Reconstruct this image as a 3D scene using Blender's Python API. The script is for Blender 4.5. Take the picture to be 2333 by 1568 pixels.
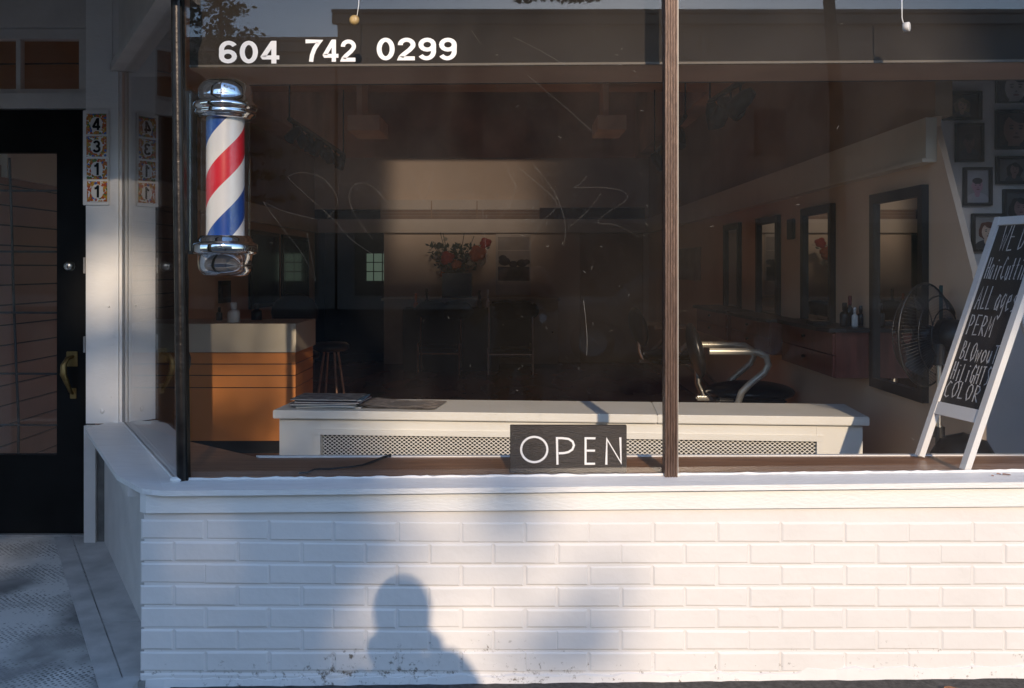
import bpy, bmesh, math, random
from mathutils import Vector, Matrix
random.seed(7)
for o in list(bpy.data.objects): bpy.data.objects.remove(o)
SC = bpy.context.scene
COL = SC.collection
PI = math.pi
# ------------------------------------------------------------------ camera
cam = bpy.data.cameras.new('camera'); camo = bpy.data.objects.new('camera', cam); COL.objects.link(camo)
H = 1.26; F = 2230.0
camo.location = (0, 0, H); camo.rotation_euler = (PI/2, 0, 0)
cam.sensor_width = 36; cam.lens = F/2333*36; cam.shift_y = -0.0746; cam.clip_start = 0.05; cam.clip_end = 800
SC.camera = camo
# ------------------------------------------------------------------ light
SX, SZ = 0.115, 0.37                       # sun direction: (SX, -1, SZ)
elev = math.atan(SZ/math.hypot(1, SX))
w = bpy.data.worlds.new('World'); SC.world = w; w.use_nodes = True
nt = w.node_tree; nt.nodes.clear()
sky = nt.nodes.new('ShaderNodeTexSky'); sky.sky_type = 'NISHITA'; sky.sun_disc = False
sky.sun_elevation = elev; sky.sun_rotation = PI - math.atan(SX); sky.air_density = 1.0; sky.dust_density = 0.35; sky.ozone_density = 3.6
bg = nt.nodes.new('ShaderNodeBackground'); bg.inputs[1].default_value = 0.15
wo = nt.nodes.new('ShaderNodeOutputWorld')
nt.links.new(sky.outputs[0], bg.inputs[0]); nt.links.new(bg.outputs[0], wo.inputs[0])
sl = bpy.data.lights.new('sun', 'SUN'); sl.energy = 2.05; sl.angle = math.radians(0.55); sl.color = (1, 0.80, 0.58)
so = bpy.data.objects.new('sun', sl); COL.objects.link(so); so.location = (3, -10, 8)
so.rotation_euler = Vector((-SX, 1, -SZ)).to_track_quat('-Z', 'Y').to_euler()
SC.view_settings.view_transform = 'Standard'; SC.view_settings.look = 'None'
SC.view_settings.exposure = 0.88; SC.view_settings.gamma = 1
try:
    SC.cycles.max_bounces = 12; SC.cycles.diffuse_bounces = 6; SC.cycles.transparent_max_bounces = 24; SC.cycles.glossy_bounces = 6
except Exception: pass

# ------------------------------------------------------------------ helpers
def at(px, py, Y):
    """a point at depth Y, px/py measured on the photograph (2333 px wide)"""
    return Vector(((px-1167)*Y/F, Y, H-(py-610)*Y/F))
def X(px, Y): return (px-1167)*Y/F
def Z(py, Y): return H-(py-610)*Y/F

def ramp(n, a, b, stops):
    r = n.nodes.new('ShaderNodeValToRGB')
    r.color_ramp.elements[0].position = a; r.color_ramp.elements[1].position = b
    r.color_ramp.elements[0].color = stops[0]+(1,); r.color_ramp.elements[1].color = stops[1]+(1,)
    return r
def mat(name, c, rough=.6, metal=0, vary=.12, vscale=6, bump=0, bscale=60, spec=.5, stretch=(1,1,1), c2=None, coat=0):
    m = bpy.data.materials.new(name); m.use_nodes = True; n = m.node_tree; n.nodes.clear()
    out = n.nodes.new('ShaderNodeOutputMaterial'); p = n.nodes.new('ShaderNodeBsdfPrincipled')
    p.inputs['Roughness'].default_value = rough; p.inputs['Metallic'].default_value = metal
    p.inputs['Specular IOR Level'].default_value = spec; p.inputs['Coat Weight'].default_value = coat
    n.links.new(p.outputs[0], out.inputs[0])
    tc = n.nodes.new('ShaderNodeTexCoord'); mp = n.nodes.new('ShaderNodeMapping'); mp.inputs['Scale'].default_value = stretch
    n.links.new(tc.outputs['Object'], mp.inputs[0])
    no = n.nodes.new('ShaderNodeTexNoise'); no.inputs['Scale'].default_value = vscale; no.inputs['Detail'].default_value = 6
    n.links.new(mp.outputs[0], no.inputs[0])
    d = tuple(min(1, x*(1+vary)) for x in c); e = c2 if c2 else tuple(x*(1-vary) for x in c)
    r = ramp(n, .3, .7, (e, d)); n.links.new(no.outputs[0], r.inputs[0]); n.links.new(r.outputs[0], p.inputs['Base Color'])
    if bump:
        nb = n.nodes.new('ShaderNodeTexNoise'); nb.inputs['Scale'].default_value = bscale; nb.inputs['Detail'].default_value = 5
        n.links.new(mp.outputs[0], nb.inputs[0])
        b = n.nodes.new('ShaderNodeBump'); b.inputs['Strength'].default_value = bump; b.inputs['Distance'].default_value = .004
        n.links.new(nb.outputs[0], b.inputs['Height']); n.links.new(b.outputs[0], p.inputs['Normal'])
    m['p'] = 1
    return m

def glass_mat(name, dust=.012, tint=(1,1,1), pw_=5):
    m = bpy.data.materials.new(name); m.use_nodes = True; n = m.node_tree; n.nodes.clear(); L = n.links.new
    out = n.nodes.new('ShaderNodeOutputMaterial')
    g = n.nodes.new('ShaderNodeNewGeometry'); dt = n.nodes.new('ShaderNodeVectorMath'); dt.operation = 'DOT_PRODUCT'
    L(g.outputs['Incoming'], dt.inputs[0]); L(g.outputs['Normal'], dt.inputs[1])
    ab = n.nodes.new('ShaderNodeMath'); ab.operation = 'ABSOLUTE'; L(dt.outputs['Value'], ab.inputs[0])
    s = n.nodes.new('ShaderNodeMath'); s.operation = 'SUBTRACT'; s.inputs[0].default_value = 1; L(ab.outputs[0], s.inputs[1])
    pw = n.nodes.new('ShaderNodeMath'); pw.operation = 'POWER'; pw.inputs[1].default_value = pw_; L(s.outputs[0], pw.inputs[0])
    ma = n.nodes.new('ShaderNodeMath'); ma.operation = 'MULTIPLY_ADD'; ma.inputs[1].default_value = .96; ma.inputs[2].default_value = .04
    L(pw.outputs[0], ma.inputs[0])
    tr = n.nodes.new('ShaderNodeBsdfTransparent'); tr.inputs[0].default_value = tint+(1,)
    gl = n.nodes.new('ShaderNodeBsdfGlossy'); gl.inputs['Roughness'].default_value = 0.0
    mx = n.nodes.new('ShaderNodeMixShader'); L(ma.outputs[0], mx.inputs[0]); L(tr.outputs[0], mx.inputs[1]); L(gl.outputs[0], mx.inputs[2])
    # dust and wipe marks
    tc = n.nodes.new('ShaderNodeTexCoord'); no = n.nodes.new('ShaderNodeTexNoise'); no.inputs['Scale'].default_value = 1.6; no.inputs['Detail'].default_value = 7; no.inputs['Distortion'].default_value = 1.5
    L(tc.outputs['Object'], no.inputs[0])
    n2 = n.nodes.new('ShaderNodeTexNoise'); n2.inputs['Scale'].default_value = 330; L(tc.outputs['Object'], n2.inputs[0])
    m1 = n.nodes.new('ShaderNodeMapRange'); m1.inputs[1].default_value = .35; m1.inputs[2].default_value = .75; m1.inputs[3].default_value = dust*.2; m1.inputs[4].default_value = dust*4; L(no.outputs[0], m1.inputs[0])
    m2 = n.nodes.new('ShaderNodeMapRange'); m2.inputs[1].default_value = .74; m2.inputs[2].default_value = .80; m2.inputs[4].default_value = .2; L(n2.outputs[0], m2.inputs[0])
    ad = n.nodes.new('ShaderNodeMath'); ad.operation = 'ADD'; L(m1.outputs[0], ad.inputs[0]); L(m2.outputs[0], ad.inputs[1])
    df = n.nodes.new('ShaderNodeBsdfDiffuse'); df.inputs[0].default_value = (.62,.55,.47,1)
    mx2 = n.nodes.new('ShaderNodeMixShader'); L(ad.outputs[0], mx2.inputs[0]); L(mx.outputs[0], mx2.inputs[1]); L(df.outputs[0], mx2.inputs[2])
    L(mx2.outputs[0], out.inputs[0])
    return m

class MB:
    def __init__(s): s.v = []; s.f = []; s.sm = []
    def face(s, pts, smooth=False):
        i = len(s.v); s.v += [tuple(p) for p in pts]; s.f.append(tuple(range(i, i+len(pts)))); s.sm.append(smooth); return s
    def mesh(s, vs, fs, smooth=False):
        i = len(s.v); s.v += [tuple(p) for p in vs]
        for f in fs: s.f.append(tuple(i+k for k in f)); s.sm.append(smooth)
        return s
    def box(s, a, b, M=None, bev=0):
        x0,y0,z0 = a; x1,y1,z1 = b
        if bev:
            bm = bmesh.new(); bmesh.ops.create_cube(bm, size=1)
            for v in bm.verts: v.co = Vector(((x0+x1)/2+v.co.x*(x1-x0), (y0+y1)/2+v.co.y*(y1-y0), (z0+z1)/2+v.co.z*(z1-z0)))
            bmesh.ops.bevel(bm, geom=bm.edges[:], offset=bev, segments=2, affect='EDGES')
            bm.verts.index_update(); vs = [v.co.copy() for v in bm.verts]; fs = [[v.index for v in f.verts] for f in bm.faces]; bm.free()
        else:
            vs = [Vector(p) for p in ((x0,y0,z0),(x1,y0,z0),(x1,y1,z0),(x0,y1,z0),(x0,y0,z1),(x1,y0,z1),(x1,y1,z1),(x0,y1,z1))]
            fs = [(0,3,2,1),(4,5,6,7),(0,1,5,4),(1,2,6,5),(2,3,7,6),(3,0,4,7)]
        if M: vs = [M @ v for v in vs]
        return s.mesh(vs, fs)
    def prism(s, pts, top, bottom=None):
        """polygon pts (x,y) or (x,y,z) with top z (number or function) and bottom"""
        n = len(pts); g = lambda h, p: h(p[0], p[1]) if callable(h) else h
        vs = [Vector((p[0],p[1],g(bottom,p))) for p in pts]+[Vector((p[0],p[1],g(top,p))) for p in pts]
        fs = [tuple(range(n))[::-1], tuple(range(n,2*n))]+[(i,(i+1)%n,n+(i+1)%n,n+i) for i in range(n)]
        return s.mesh(vs, fs)
    def slab(s, pts, off):
        """polygon of 3D points extruded by vector off"""
        n = len(pts); off = Vector(off); vs = [Vector(p) for p in pts]+[Vector(p)+off for p in pts]
        fs = [tuple(range(n))[::-1], tuple(range(n,2*n))]+[(i,(i+1)%n,n+(i+1)%n,n+i) for i in range(n)]
        return s.mesh(vs, fs)
    def tube(s, pts, r, seg=10, closed=False, cap=True, flat=1.0):
        pts = [Vector(p) for p in pts]; n = len(pts); rs = r if isinstance(r, (list, tuple)) else [r]*n
        vs = []; up = None
        for i, p in enumerate(pts):
            a = pts[(i-1) % n] if (i or closed) else p; b = pts[(i+1) % n] if (i < n-1 or closed) else p
            t = (b-a).normalized() if (b-a).length > 1e-9 else Vector((0,0,1))
            if up is None:
                up = Vector((0,0,1)) if abs(t.z) < .9 else Vector((1,0,0))
            side = t.cross(up).normalized(); up = side.cross(t).normalized()
            for k in range(seg):
                an = 2*PI*k/seg; vs.append(p+side*math.cos(an)*rs[i]+up*math.sin(an)*rs[i]*flat)
        fs = []
        for i in range(n if closed else n-1):
            j = (i+1) % n
            for k in range(seg):
                l = (k+1) % seg; fs.append((i*seg+k, i*seg+l, j*seg+l, j*seg+k))
        s.mesh(vs, fs, True)
        if cap and not closed:
            s.mesh(vs[:seg][::-1], [tuple(range(seg))]); s.mesh(vs[-seg:], [tuple(range(seg))])
        return s
    def lathe(s, prof, c=(0,0,0), seg=32, M=None, a0=0, a1=2*PI, smooth=True):
        full = abs(a1-a0-2*PI) < 1e-6; cnt = seg if full else seg+1; vs = []
        for r, z in prof:
            for k in range(cnt):
                an = a0+(a1-a0)*k/seg; v = Vector((r*math.cos(an), r*math.sin(an), z))
                if M: v = M @ v
                vs.append(v+Vector(c))
        fs = []
        for i in range(len(prof)-1):
            for k in range(seg):
                l = (k+1) % cnt; fs.append((i*cnt+k, i*cnt+l, (i+1)*cnt+l, (i+1)*cnt+k))
        return s.mesh(vs, fs, smooth)
    def ball(s, c, r, seg=14, rings=8, M=None):
        if not isinstance(r, (tuple, list)): r = (r,r,r)
        c = Vector(c); vs = []; fs = []
        for i in range(rings+1):
            t = PI*i/rings
            for k in range(seg):
                a = 2*PI*k/seg; v = Vector((r[0]*math.sin(t)*math.cos(a), r[1]*math.sin(t)*math.sin(a), r[2]*math.cos(t)))
                if M: v = M @ v
                vs.append(v+c)
        for i in range(rings):
            for k in range(seg):
                l = (k+1) % seg; fs.append((i*seg+k, (i+1)*seg+k, (i+1)*seg+l, i*seg+l))
        return s.mesh(vs, fs, True)
    def ribbon(s, pts, wd, o, ux, uy, n, th=.001, closed=False):
        """flat stroke in the plane (o, ux, uy) raised along n"""
        o, ux, uy, n = map(Vector, (o, ux, uy, n)); P = [Vector((p[0], p[1])) for p in pts]; m = len(P); Lf = []; Rt = []
        for i in range(m):
            a = P[(i-1) % m] if (i or closed) else P[i]; b = P[(i+1) % m] if (i < m-1 or closed) else P[i]
            d1 = (P[i]-a); d2 = (b-P[i])
            d1 = d1.normalized() if d1.length > 1e-9 else d2.normalized(); d2 = d2.normalized() if d2.length > 1e-9 else d1
            nn = Vector((-d1.y-d2.y, d1.x+d2.x))
            nn = nn.normalized() if nn.length > 1e-6 else Vector((-d1.y, d1.x))
            k = 1/max(.55, nn.dot(Vector((-d1.y, d1.x)))); h = wd/2*k
            Lf.append(P[i]+nn*h); Rt.append(P[i]-nn*h)
        W = lambda q, t: o+ux*q.x+uy*q.y+n*t
        rng = range(m if closed else m-1)
        vs = [W(q, th) for q in Lf]+[W(q, th) for q in Rt]+[W(q, 0) for q in Lf]+[W(q, 0) for q in Rt]
        fs = []
        for i in rng:
            j = (i+1) % m; fs += [(i, j, m+j, m+i), (2*m+i, 3*m+i, 3*m+j, 2*m+j), (i, 2*m+i, 2*m+j, j), (m+i, m+j, 3*m+j, 3*m+i)]
        return s.mesh(vs, fs)
    def build(s, name, m, parent=None, smooth=None):
        me = bpy.data.meshes.new(name); me.from_pydata(s.v, [], s.f); me.materials.append(m)
        me.polygons.foreach_set('use_smooth', s.sm if smooth is None else [smooth]*len(s.f))
        me.update()
        bm = bmesh.new(); bm.from_mesh(me); bmesh.ops.recalc_face_normals(bm, faces=bm.faces[:]); bm.to_mesh(me); bm.free()
        o = bpy.data.objects.new(name, me); COL.objects.link(o)
        if parent:
            o.parent = parent
            o.matrix_parent_inverse = Matrix.Translation(-parent.location) if parent.type == 'EMPTY' else Matrix()
        return o
def tag(o, label=None, cat=None, group=None, kind=None):
    if label: o['label'] = label
    if cat: o['category'] = cat
    if group: o['group'] = group
    if kind: o['kind'] = kind
    return o
def empty(name, loc, label, cat, group=None):
    o = bpy.data.objects.new(name, None); COL.objects.link(o); o.location = loc; o.empty_display_size = .1
    return tag(o, label, cat, group)
def struct(name, mb, m): return tag(mb.build(name, m), kind='structure')
def text_faces(body, size, bold=0.0, extrude=.0006, spacing=1.0):
    cu = bpy.data.curves.new('t', 'FONT'); cu.body = body; cu.size = size; cu.offset = bold; cu.extrude = extrude
    cu.align_x = 'CENTER'; cu.align_y = 'CENTER'; cu.space_character = spacing; cu.resolution_u = 8
    ob = bpy.data.objects.new('t', cu); COL.objects.link(ob)
    dg = bpy.context.evaluated_depsgraph_get(); dg.update()
    me = bpy.data.meshes.new_from_object(ob.evaluated_get(dg)); bpy.data.objects.remove(ob)
    vs = [v.co.copy() for v in me.vertices]; fs = [tuple(p.vertices) for p in me.polygons]
    return vs, fs
def place_text(mb, body, size, M, **k):
    sx = k.pop('sx', 1); vs, fs = text_faces(body, size, **k)
    zx = [v.x for v in vs]; zy = [v.y for v in vs]; cx = (min(zx)+max(zx))/2; cy = (min(zy)+max(zy))/2
    mb.mesh([M @ Vector(((v.x-cx)*sx, v.y-cy, v.z)) for v in vs], fs)
def arc(cx, cy, r, a0, a1, n=12, ry=None):
    ry = r if ry is None else ry
    return [(cx+r*math.cos(math.radians(a0+(a1-a0)*i/n)), cy+ry*math.sin(math.radians(a0+(a1-a0)*i/n))) for i in range(n+1)]
FACE = Matrix(((1,0,0,0),(0,0,-1,0),(0,1,0,0),(0,0,0,1)))   # xy text -> xz plane facing -y
def T(x, y, z): return Matrix.Translation((x, y, z))
def rotz(a): return Matrix.Rotation(a, 4, 'Z')

# ------------------------------------------------------------------ materials
white = mat('white_paint', (.80,.785,.765), .5, vary=.03, vscale=5, bump=.35, bscale=45, stretch=(1,1,3))
sillp = mat('white_sill_paint', (.78,.77,.76), .45, vary=.05, vscale=9, bump=.5, bscale=30, stretch=(1,6,6))
oldw = mat('old_white_paint', (.60,.57,.54), .55, vary=.07, vscale=8, bump=.4, bscale=50)
black = mat('black_paint', (.009,.009,.009), .5, vary=.3, bump=.15, bscale=30, spec=.12)
postm = mat('dark_bronze', (.035,.031,.03), .33, metal=.7, vary=.35, vscale=25, bump=.25, bscale=90)
mull = mat('brown_weathered_metal', (.11,.07,.055), .45, metal=.35, vary=.35, vscale=40, bump=.3, bscale=80, stretch=(8,8,.6), c2=(.05,.03,.026))
alum = mat('dull_aluminium', (.30,.29,.28), .5, metal=.3, vary=.15)
chrome = mat('chrome', (.86,.87,.88), .05, metal=1, vary=.02)
satin = mat('satin_steel', (.72,.70,.64), .28, metal=1, vary=.06)
brass = mat('aged_brass', (.26,.18,.075), .45, metal=1, vary=.3, vscale=30)
wood = mat('sill_wood', (.30,.155,.085), .38, vary=.28, vscale=5, stretch=(1,14,14), c2=(.21,.105,.06))
orange = mat('orange_laminate', (.74,.28,.075), .4, vary=.06, vscale=3)
cream = mat('cream_laminate', (.66,.60,.49), .4, vary=.04)
inwall = mat('interior_wall_paint', (.74,.53,.37), .7, vary=.06, vscale=2)
inwall2 = mat('interior_back_wall_paint', (.72,.60,.45), .7, vary=.06, vscale=2)
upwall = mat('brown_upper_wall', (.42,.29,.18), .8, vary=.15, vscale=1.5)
ceilm = mat('stained_ceiling', (.76,.48,.29), .85, vary=.25, vscale=1.1, c2=(.42,.25,.15))
floorm = mat('dark_wood_floor', (.32,.165,.105), .25, vary=.2, vscale=1.2, stretch=(3,1,1))
redwood = mat('red_wood_veneer', (.17,.052,.035), .38, vary=.25, vscale=5, stretch=(8,8,1))
rad = mat('radiator_white', (.74,.72,.66), .45, vary=.04, bump=.12, bscale=30)
leather = mat('black_leather', (.012,.012,.014), .3, vary=.2, bump=.15, bscale=120)
cloth = mat('black_cloth', (.010,.010,.011), .9, vary=.3, spec=.05)
plastic = mat('black_plastic', (.015,.015,.016), .4, vary=.2)
darkframe = mat('black_frame_paint', (.012,.013,.015), .45, vary=.2)
letter = mat('white_vinyl', (.86,.85,.85), .5, vary=.02)
signw = mat('black_stained_wood', (.021,.015,.013), .5, vary=.5, vscale=18, bump=.6, bscale=60, stretch=(1,6,8), c2=(.012,.009,.008))
bluep = mat('blue_stripe', (.006,.065,.33), .3, vary=.04, coat=.3)
redp = mat('red_stripe', (.66,.012,.03), .3, vary=.04, coat=.3)
whitep = mat('white_stripe', (.80,.79,.78), .3, vary=.02, coat=.3)
mirror = mat('mirror_glass', (.82,.83,.82), .015, metal=1, vary=.01)
slate = mat('chalkboard', (.022,.02,.022), .6, vary=.3, vscale=7)
chalk = mat('chalk', (.55,.54,.54), .9, vary=.35, vscale=120)
boardw = mat('white_frame_paint', (.80,.785,.77), .5, vary=.03, bump=.1)
asphalt = mat('asphalt', (.055,.05,.047), .9, vary=.45, vscale=60, bump=.8, bscale=120)
concrete = mat('concrete', (.27,.265,.26), .85, vary=.22, vscale=14, bump=.5, bscale=90)
concrete2 = mat('painted_concrete', (.44,.43,.42), .8, vary=.2, vscale=9, bump=.4, bscale=70)
clear = glass_mat('window_glass', .003)
sideg = glass_mat('side_glass', .003, pw_=3.6)
doorg = glass_mat('door_glass', .012)
cleargl = glass_mat('clear_tube', .004)
teal = mat('teal_plastic', (.03,.10,.11), .5, vary=.1)

# painted brick with grime near the ground
def brick_mat():
    m = mat('painted_brick', (.735,.705,.685), .6, vary=.035, vscale=4, bump=.85, bscale=15)
    n = m.node_tree; L = n.links.new; p = [x for x in n.nodes if x.type == 'BSDF_PRINCIPLED'][0]
    base = p.inputs['Base Color'].links[0].from_socket
    tc = n.nodes.new('ShaderNodeTexCoord'); sp = n.nodes.new('ShaderNodeSeparateXYZ'); L(tc.outputs['Object'], sp.inputs[0])
    no = n.nodes.new('ShaderNodeTexNoise'); no.inputs['Scale'].default_value = 42; no.inputs['Detail'].default_value = 8; no.inputs['Roughness'].default_value = .75; L(tc.outputs['Object'], no.inputs[0])
    zr = n.nodes.new('ShaderNodeMapRange'); zr.inputs[1].default_value = .0; zr.inputs[2].default_value = .24; zr.inputs[3].default_value = .135; zr.inputs[4].default_value = -.10; L(sp.outputs[2], zr.inputs[0])
    yr = n.nodes.new('ShaderNodeMapRange'); yr.inputs[1].default_value = 3.018; yr.inputs[2].default_value = 3.026; yr.inputs[3].default_value = 0; yr.inputs[4].default_value = .11; L(sp.outputs[1], yr.inputs[0])
    a = n.nodes.new('ShaderNodeMath'); a.operation = 'ADD'; L(no.outputs[0], a.inputs[0]); L(zr.outputs[0], a.inputs[1])
    lo = n.nodes.new('ShaderNodeTexNoise'); lo.inputs['Scale'].default_value = 3.2; lo.inputs['Detail'].default_value = 3; L(tc.outputs['Object'], lo.inputs[0])
    lm = n.nodes.new('ShaderNodeMapRange'); lm.inputs[1].default_value = .3; lm.inputs[2].default_value = .7; lm.inputs[3].default_value = -.09; lm.inputs[4].default_value = .04; L(lo.outputs[0], lm.inputs[0])
    a2 = n.nodes.new('ShaderNodeMath'); a2.operation = 'ADD'; L(a.outputs[0], a2.inputs[0]); L(lm.outputs[0], a2.inputs[1])
    b = n.nodes.new('ShaderNodeMath'); b.operation = 'ADD'; L(a2.outputs[0], b.inputs[0]); L(yr.outputs[0], b.inputs[1])
    r = n.nodes.new('ShaderNodeMapRange'); r.inputs[1].default_value = .70; r.inputs[2].default_value = .80; L(b.outputs[0], r.inputs[0])
    mx = n.nodes.new('ShaderNodeMixRGB'); L(r.outputs[0], mx.inputs[0]); L(base, mx.inputs[1]); mx.inputs[2].default_value = (.17,.135,.10,1)
    L(mx.outputs[0], p.inputs['Base Color']); return m
brickm = brick_mat()

# dotted grip floor of the entrance
def grip_mat():
    m = mat('worn_grip_floor', (.27,.265,.255), .75, vary=.3, vscale=5, bump=.2, bscale=60, c2=(.13,.128,.125))
    n = m.node_tree; L = n.links.new; p = [x for x in n.nodes if x.type == 'BSDF_PRINCIPLED'][0]
    base = p.inputs['Base Color'].links[0].from_socket
    tc = n.nodes.new('ShaderNodeTexCoord'); mp = n.nodes.new('ShaderNodeMapping'); mp.inputs['Rotation'].default_value = (0,0,math.radians(43)); mp.inputs['Scale'].default_value = (64,64,64); L(tc.outputs['Object'], mp.inputs[0])
    vo = n.nodes.new('ShaderNodeTexVoronoi'); vo.inputs['Randomness'].default_value = .3; vo.inputs['Scale'].default_value = 1; L(mp.outputs[0], vo.inputs[0])
    r = n.nodes.new('ShaderNodeMapRange'); r.inputs[1].default_value = .28; r.inputs[2].default_value = .40; r.inputs[3].default_value = 0; r.inputs[4].default_value = 1; L(vo.outputs['Distance'], r.inputs[0])
    wn = n.nodes.new('ShaderNodeTexNoise'); wn.inputs['Scale'].default_value = 3; wn.inputs['Detail'].default_value = 6; L(tc.outputs['Object'], wn.inputs[0])
    wr = n.nodes.new('ShaderNodeMapRange'); wr.inputs[1].default_value = .38; wr.inputs[2].default_value = .55; L(wn.outputs[0], wr.inputs[0])
    mu = n.nodes.new('ShaderNodeMath'); mu.operation = 'MULTIPLY'; L(r.outputs[0], mu.inputs[0]); L(wr.outputs[0], mu.inputs[1])
    mx = n.nodes.new('ShaderNodeMixRGB'); L(mu.outputs[0], mx.inputs[0]); L(base, mx.inputs[1]); mx.inputs[2].default_value = (.58,.57,.55,1)
    L(mx.outputs[0], p.inputs['Base Color'])
    bp = n.nodes.new('ShaderNodeBump'); bp.inputs['Strength'].default_value = .25; bp.inputs['Distance'].default_value = .003
    L(r.outputs[0], bp.inputs['Height']); L(bp.outputs[0], p.inputs['Normal'])
    return m
gripm = grip_mat()

# ------------------------------------------------------------------ ground
def gz(x): return -.0195+.0105*x
YB, YF, YN, YG = 3.02, 3.006, 2.984, 3.12         # brick face, fascia, sill nose, glass
YP, YD = 4.30, 4.38                               # pilaster, door
XG = lambda y: -1.07-.54*(y-3.12)                 # side glass line
XO = lambda y: -1.15-.547*(y-2.94)                # side sill edge
XW = lambda y: -1.293-.568*(y-3.42)               # side wall face
YBK, XL, XR, ZF, ZC = 12.4, -2.5, 1.73, .06, 2.65 # room
struct('road', MB().face([(-150,-300,-.17),(150,-300,-.17),(150,.62,-.17),(-150,.62,-.17)]), asphalt)
struct('sidewalk', MB().slab([(-40,.6,gz(-40)*.2-.02),(40,.6,gz(40)*.1),(40,2.9,.05),(2.6,2.9,gz(2.6)),(2.6,3.3,gz(2.6)),(-1.05,3.3,gz(-1.05)),(-1.05,2.9,gz(-1.05)),(-40,2.9,-.05)], (0,0,-.3)), asphalt)
# sloped entrance floor rising to the door
rz = lambda y: -.03 if y < 2.7 else -.03+(y-2.7)/(YD-2.7)*.09
struct('entry_floor', MB().slab([(-3.3,2.62,-.045),(-1.16,2.62,-.045),(-1.16,3.0,rz(2.99)),(-1.0,3.1,rz(3.1)),(-1.75,4.5,rz(4.5)),(-3.3,4.5,rz(4.5))], (0,0,-.2)), gripm)
cs = MB()
def strip(a, b, y0, y1, lift):
    cs.slab([(XW(y0)-a,y0,rz(y0)+lift),(XW(y0)-b,y0,rz(y0)+lift),(XW(y1)-b,y1,rz(y1)+lift),(XW(y1)-a,y1,rz(y1)+lift)], (0,0,-.03))
strip(.132,-.04,3.03,3.44,.006); strip(.132,-.06,3.446,4.36,.006); strip(.215,.137,3.03,4.36,.004); cs.slab([(-1.15,2.79,rz(2.79)+.005),(-1.15,3.027,rz(3.03)+.005),(XW(3.03)-.215,3.027,rz(3.03)+.005)], (0,0,-.03))
struct('concrete_strip', cs, concrete2)
struct('pavement_edge', MB().box((-40,.45,-.4),(40,.6,-.03)), concrete)

# ------------------------------------------------------------------ the shop building
shop = empty('shop_building', (-1.1,3.0,0), 'white painted brick barber shop front with large window and recessed doorway', 'building')
# painted brick wall under the window
bw = MB(); mod = .1973; hrow = .0666; rnd = random.Random(3)
bw.box((-1.136,YB+.0034,-.2),(2.6,YB+.10,.56))
def lift(x, z): return .010*max(0, min(1, (-.2-x)/.9))*max(0, min(1, z/.4))
rows = [.476-hrow*k for k in range(-1, 9)]
for k, zt in enumerate(rows):
    zb = zt-hrow; ph = .731+(mod/2 if k % 2 else 0)
    i0 = int((-1.142-ph)/mod)-1
    for i in range(i0, 11):
        x0 = ph+i*mod; x1 = x0+mod
        if x1 < -1.10: continue
        if x0 < -1.142: x0 = -1.147
        if x1 > 2.6: break
        ga = -.0008 if (k*7919+i*104729+i*i*31) % 100 < 16 else .0030; gb_ = -.0008 if (k*7919+(i+1)*104729+(i+1)*(i+1)*31) % 100 < 16 else .0030; g = .0030; j = lambda: rnd.uniform(-.0018,.0018)
        xa, xb = x0+(ga if x0 > -1.14 else 0)+j(), x1-gb_+j()
        l0, l1 = lift(xa, zb), lift(xb, zb); yf = YB+rnd.uniform(-.0012,.0012); b_ = .0042+rnd.uniform(0,.002)
        za, zc = zb+g+j()*.6, zt-g+j()*.6
        q = [(xa,za+l0+j()*.5),(xb,za+l1+j()*.5),(xb,zc+l1+j()*.5),(xa,zc+l0+j()*.5)]
        cx, cz = (xa+xb)/2, (za+zc)/2
        ins = [(x+(b_ if x < cx else -b_), z+(b_ if z < cz else -b_)) for x, z in q]
        vs = [(x,YB+.009,z) for x, z in q]+[(x,yf+.0030,z) for x, z in q]+[(x,yf,z) for x, z in ins]
        fs = [(4+a,4+(a+1)%4,8+(a+1)%4,8+a) for a in range(4)]+[(a,(a+1)%4,4+(a+1)%4,4+a) for a in range(4)]+[(8,9,10,11)]
        if zt > .52: continue
        bw.mesh(vs, fs)
bw.build('brick_wall', brickm, shop)
# rough render foot of the wall
ft = MB(); xs = [-1.13+i*.03 for i in range(124)]
prev = None
for x in xs:
    z1 = gz(x)+.028+rnd.uniform(-.005,.005)+(.012 if x > .9 else 0); y1 = YB-.004+rnd.uniform(-.003,.003)
    cur = ((x,y1-.012,gz(x)-.03),(x,y1,z1-.008),(x,YB+.01,z1))
    if prev:
        ft.face([prev[0],cur[0],cur[1],prev[1]]); ft.face([prev[1],cur[1],cur[2],prev[2]])
    prev = cur
ft.build('wall_foot', brickm, shop, smooth=True)
# side wall of the recess
sw = MB().prism([(XW(3.10),3.10),(XW(YP),YP),(XW(YP)+.12,YP),(XW(3.10)+.14,3.13)], .555, -.1)
sw.build('recess_side_wall', concrete2 if False else oldw, shop)
nb = MB().box((XW(YP)-.075,4.27,.0),(XW(YP)-.025,4.30,.57)); nb.build('corner_board', oldw, shop)
MB().box((XW(YP)-.024,4.285,.0),(XW(YP)+.02,4.32,.57)).build('grey_filler_board', mat('bare_grey_wood', (.13,.125,.115), .8, vary=.3, vscale=20), shop)
# sill: one shaped board round the corner
zn = lambda x, y: (.5795+.0101*(max(x,-1.1)+1.03))+(.006*(y-YN)/(YG-YN) if y < 3.2 and x > -1.07 else .003)
co = [(2.6,YN),(-1.06,YN),(-1.10,YN+.004),(-1.135,YN+.02),(-1.163,YN+.05)]
co += [(XO(3.2),3.2),(XO(4.10),4.10),(XO(4.10)-.012,4.15),(XO(4.1)-.002,4.20),(-1.775,4.245),(-1.76,4.32),(-1.60,4.34),(XG(YP)+.03,YP+.02),(-1.03,3.14),(2.6,3.14)]
MB().prism(co, zn, lambda x, y: zn(x,y)-.0165).build('window_sill', sillp, shop)
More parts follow.
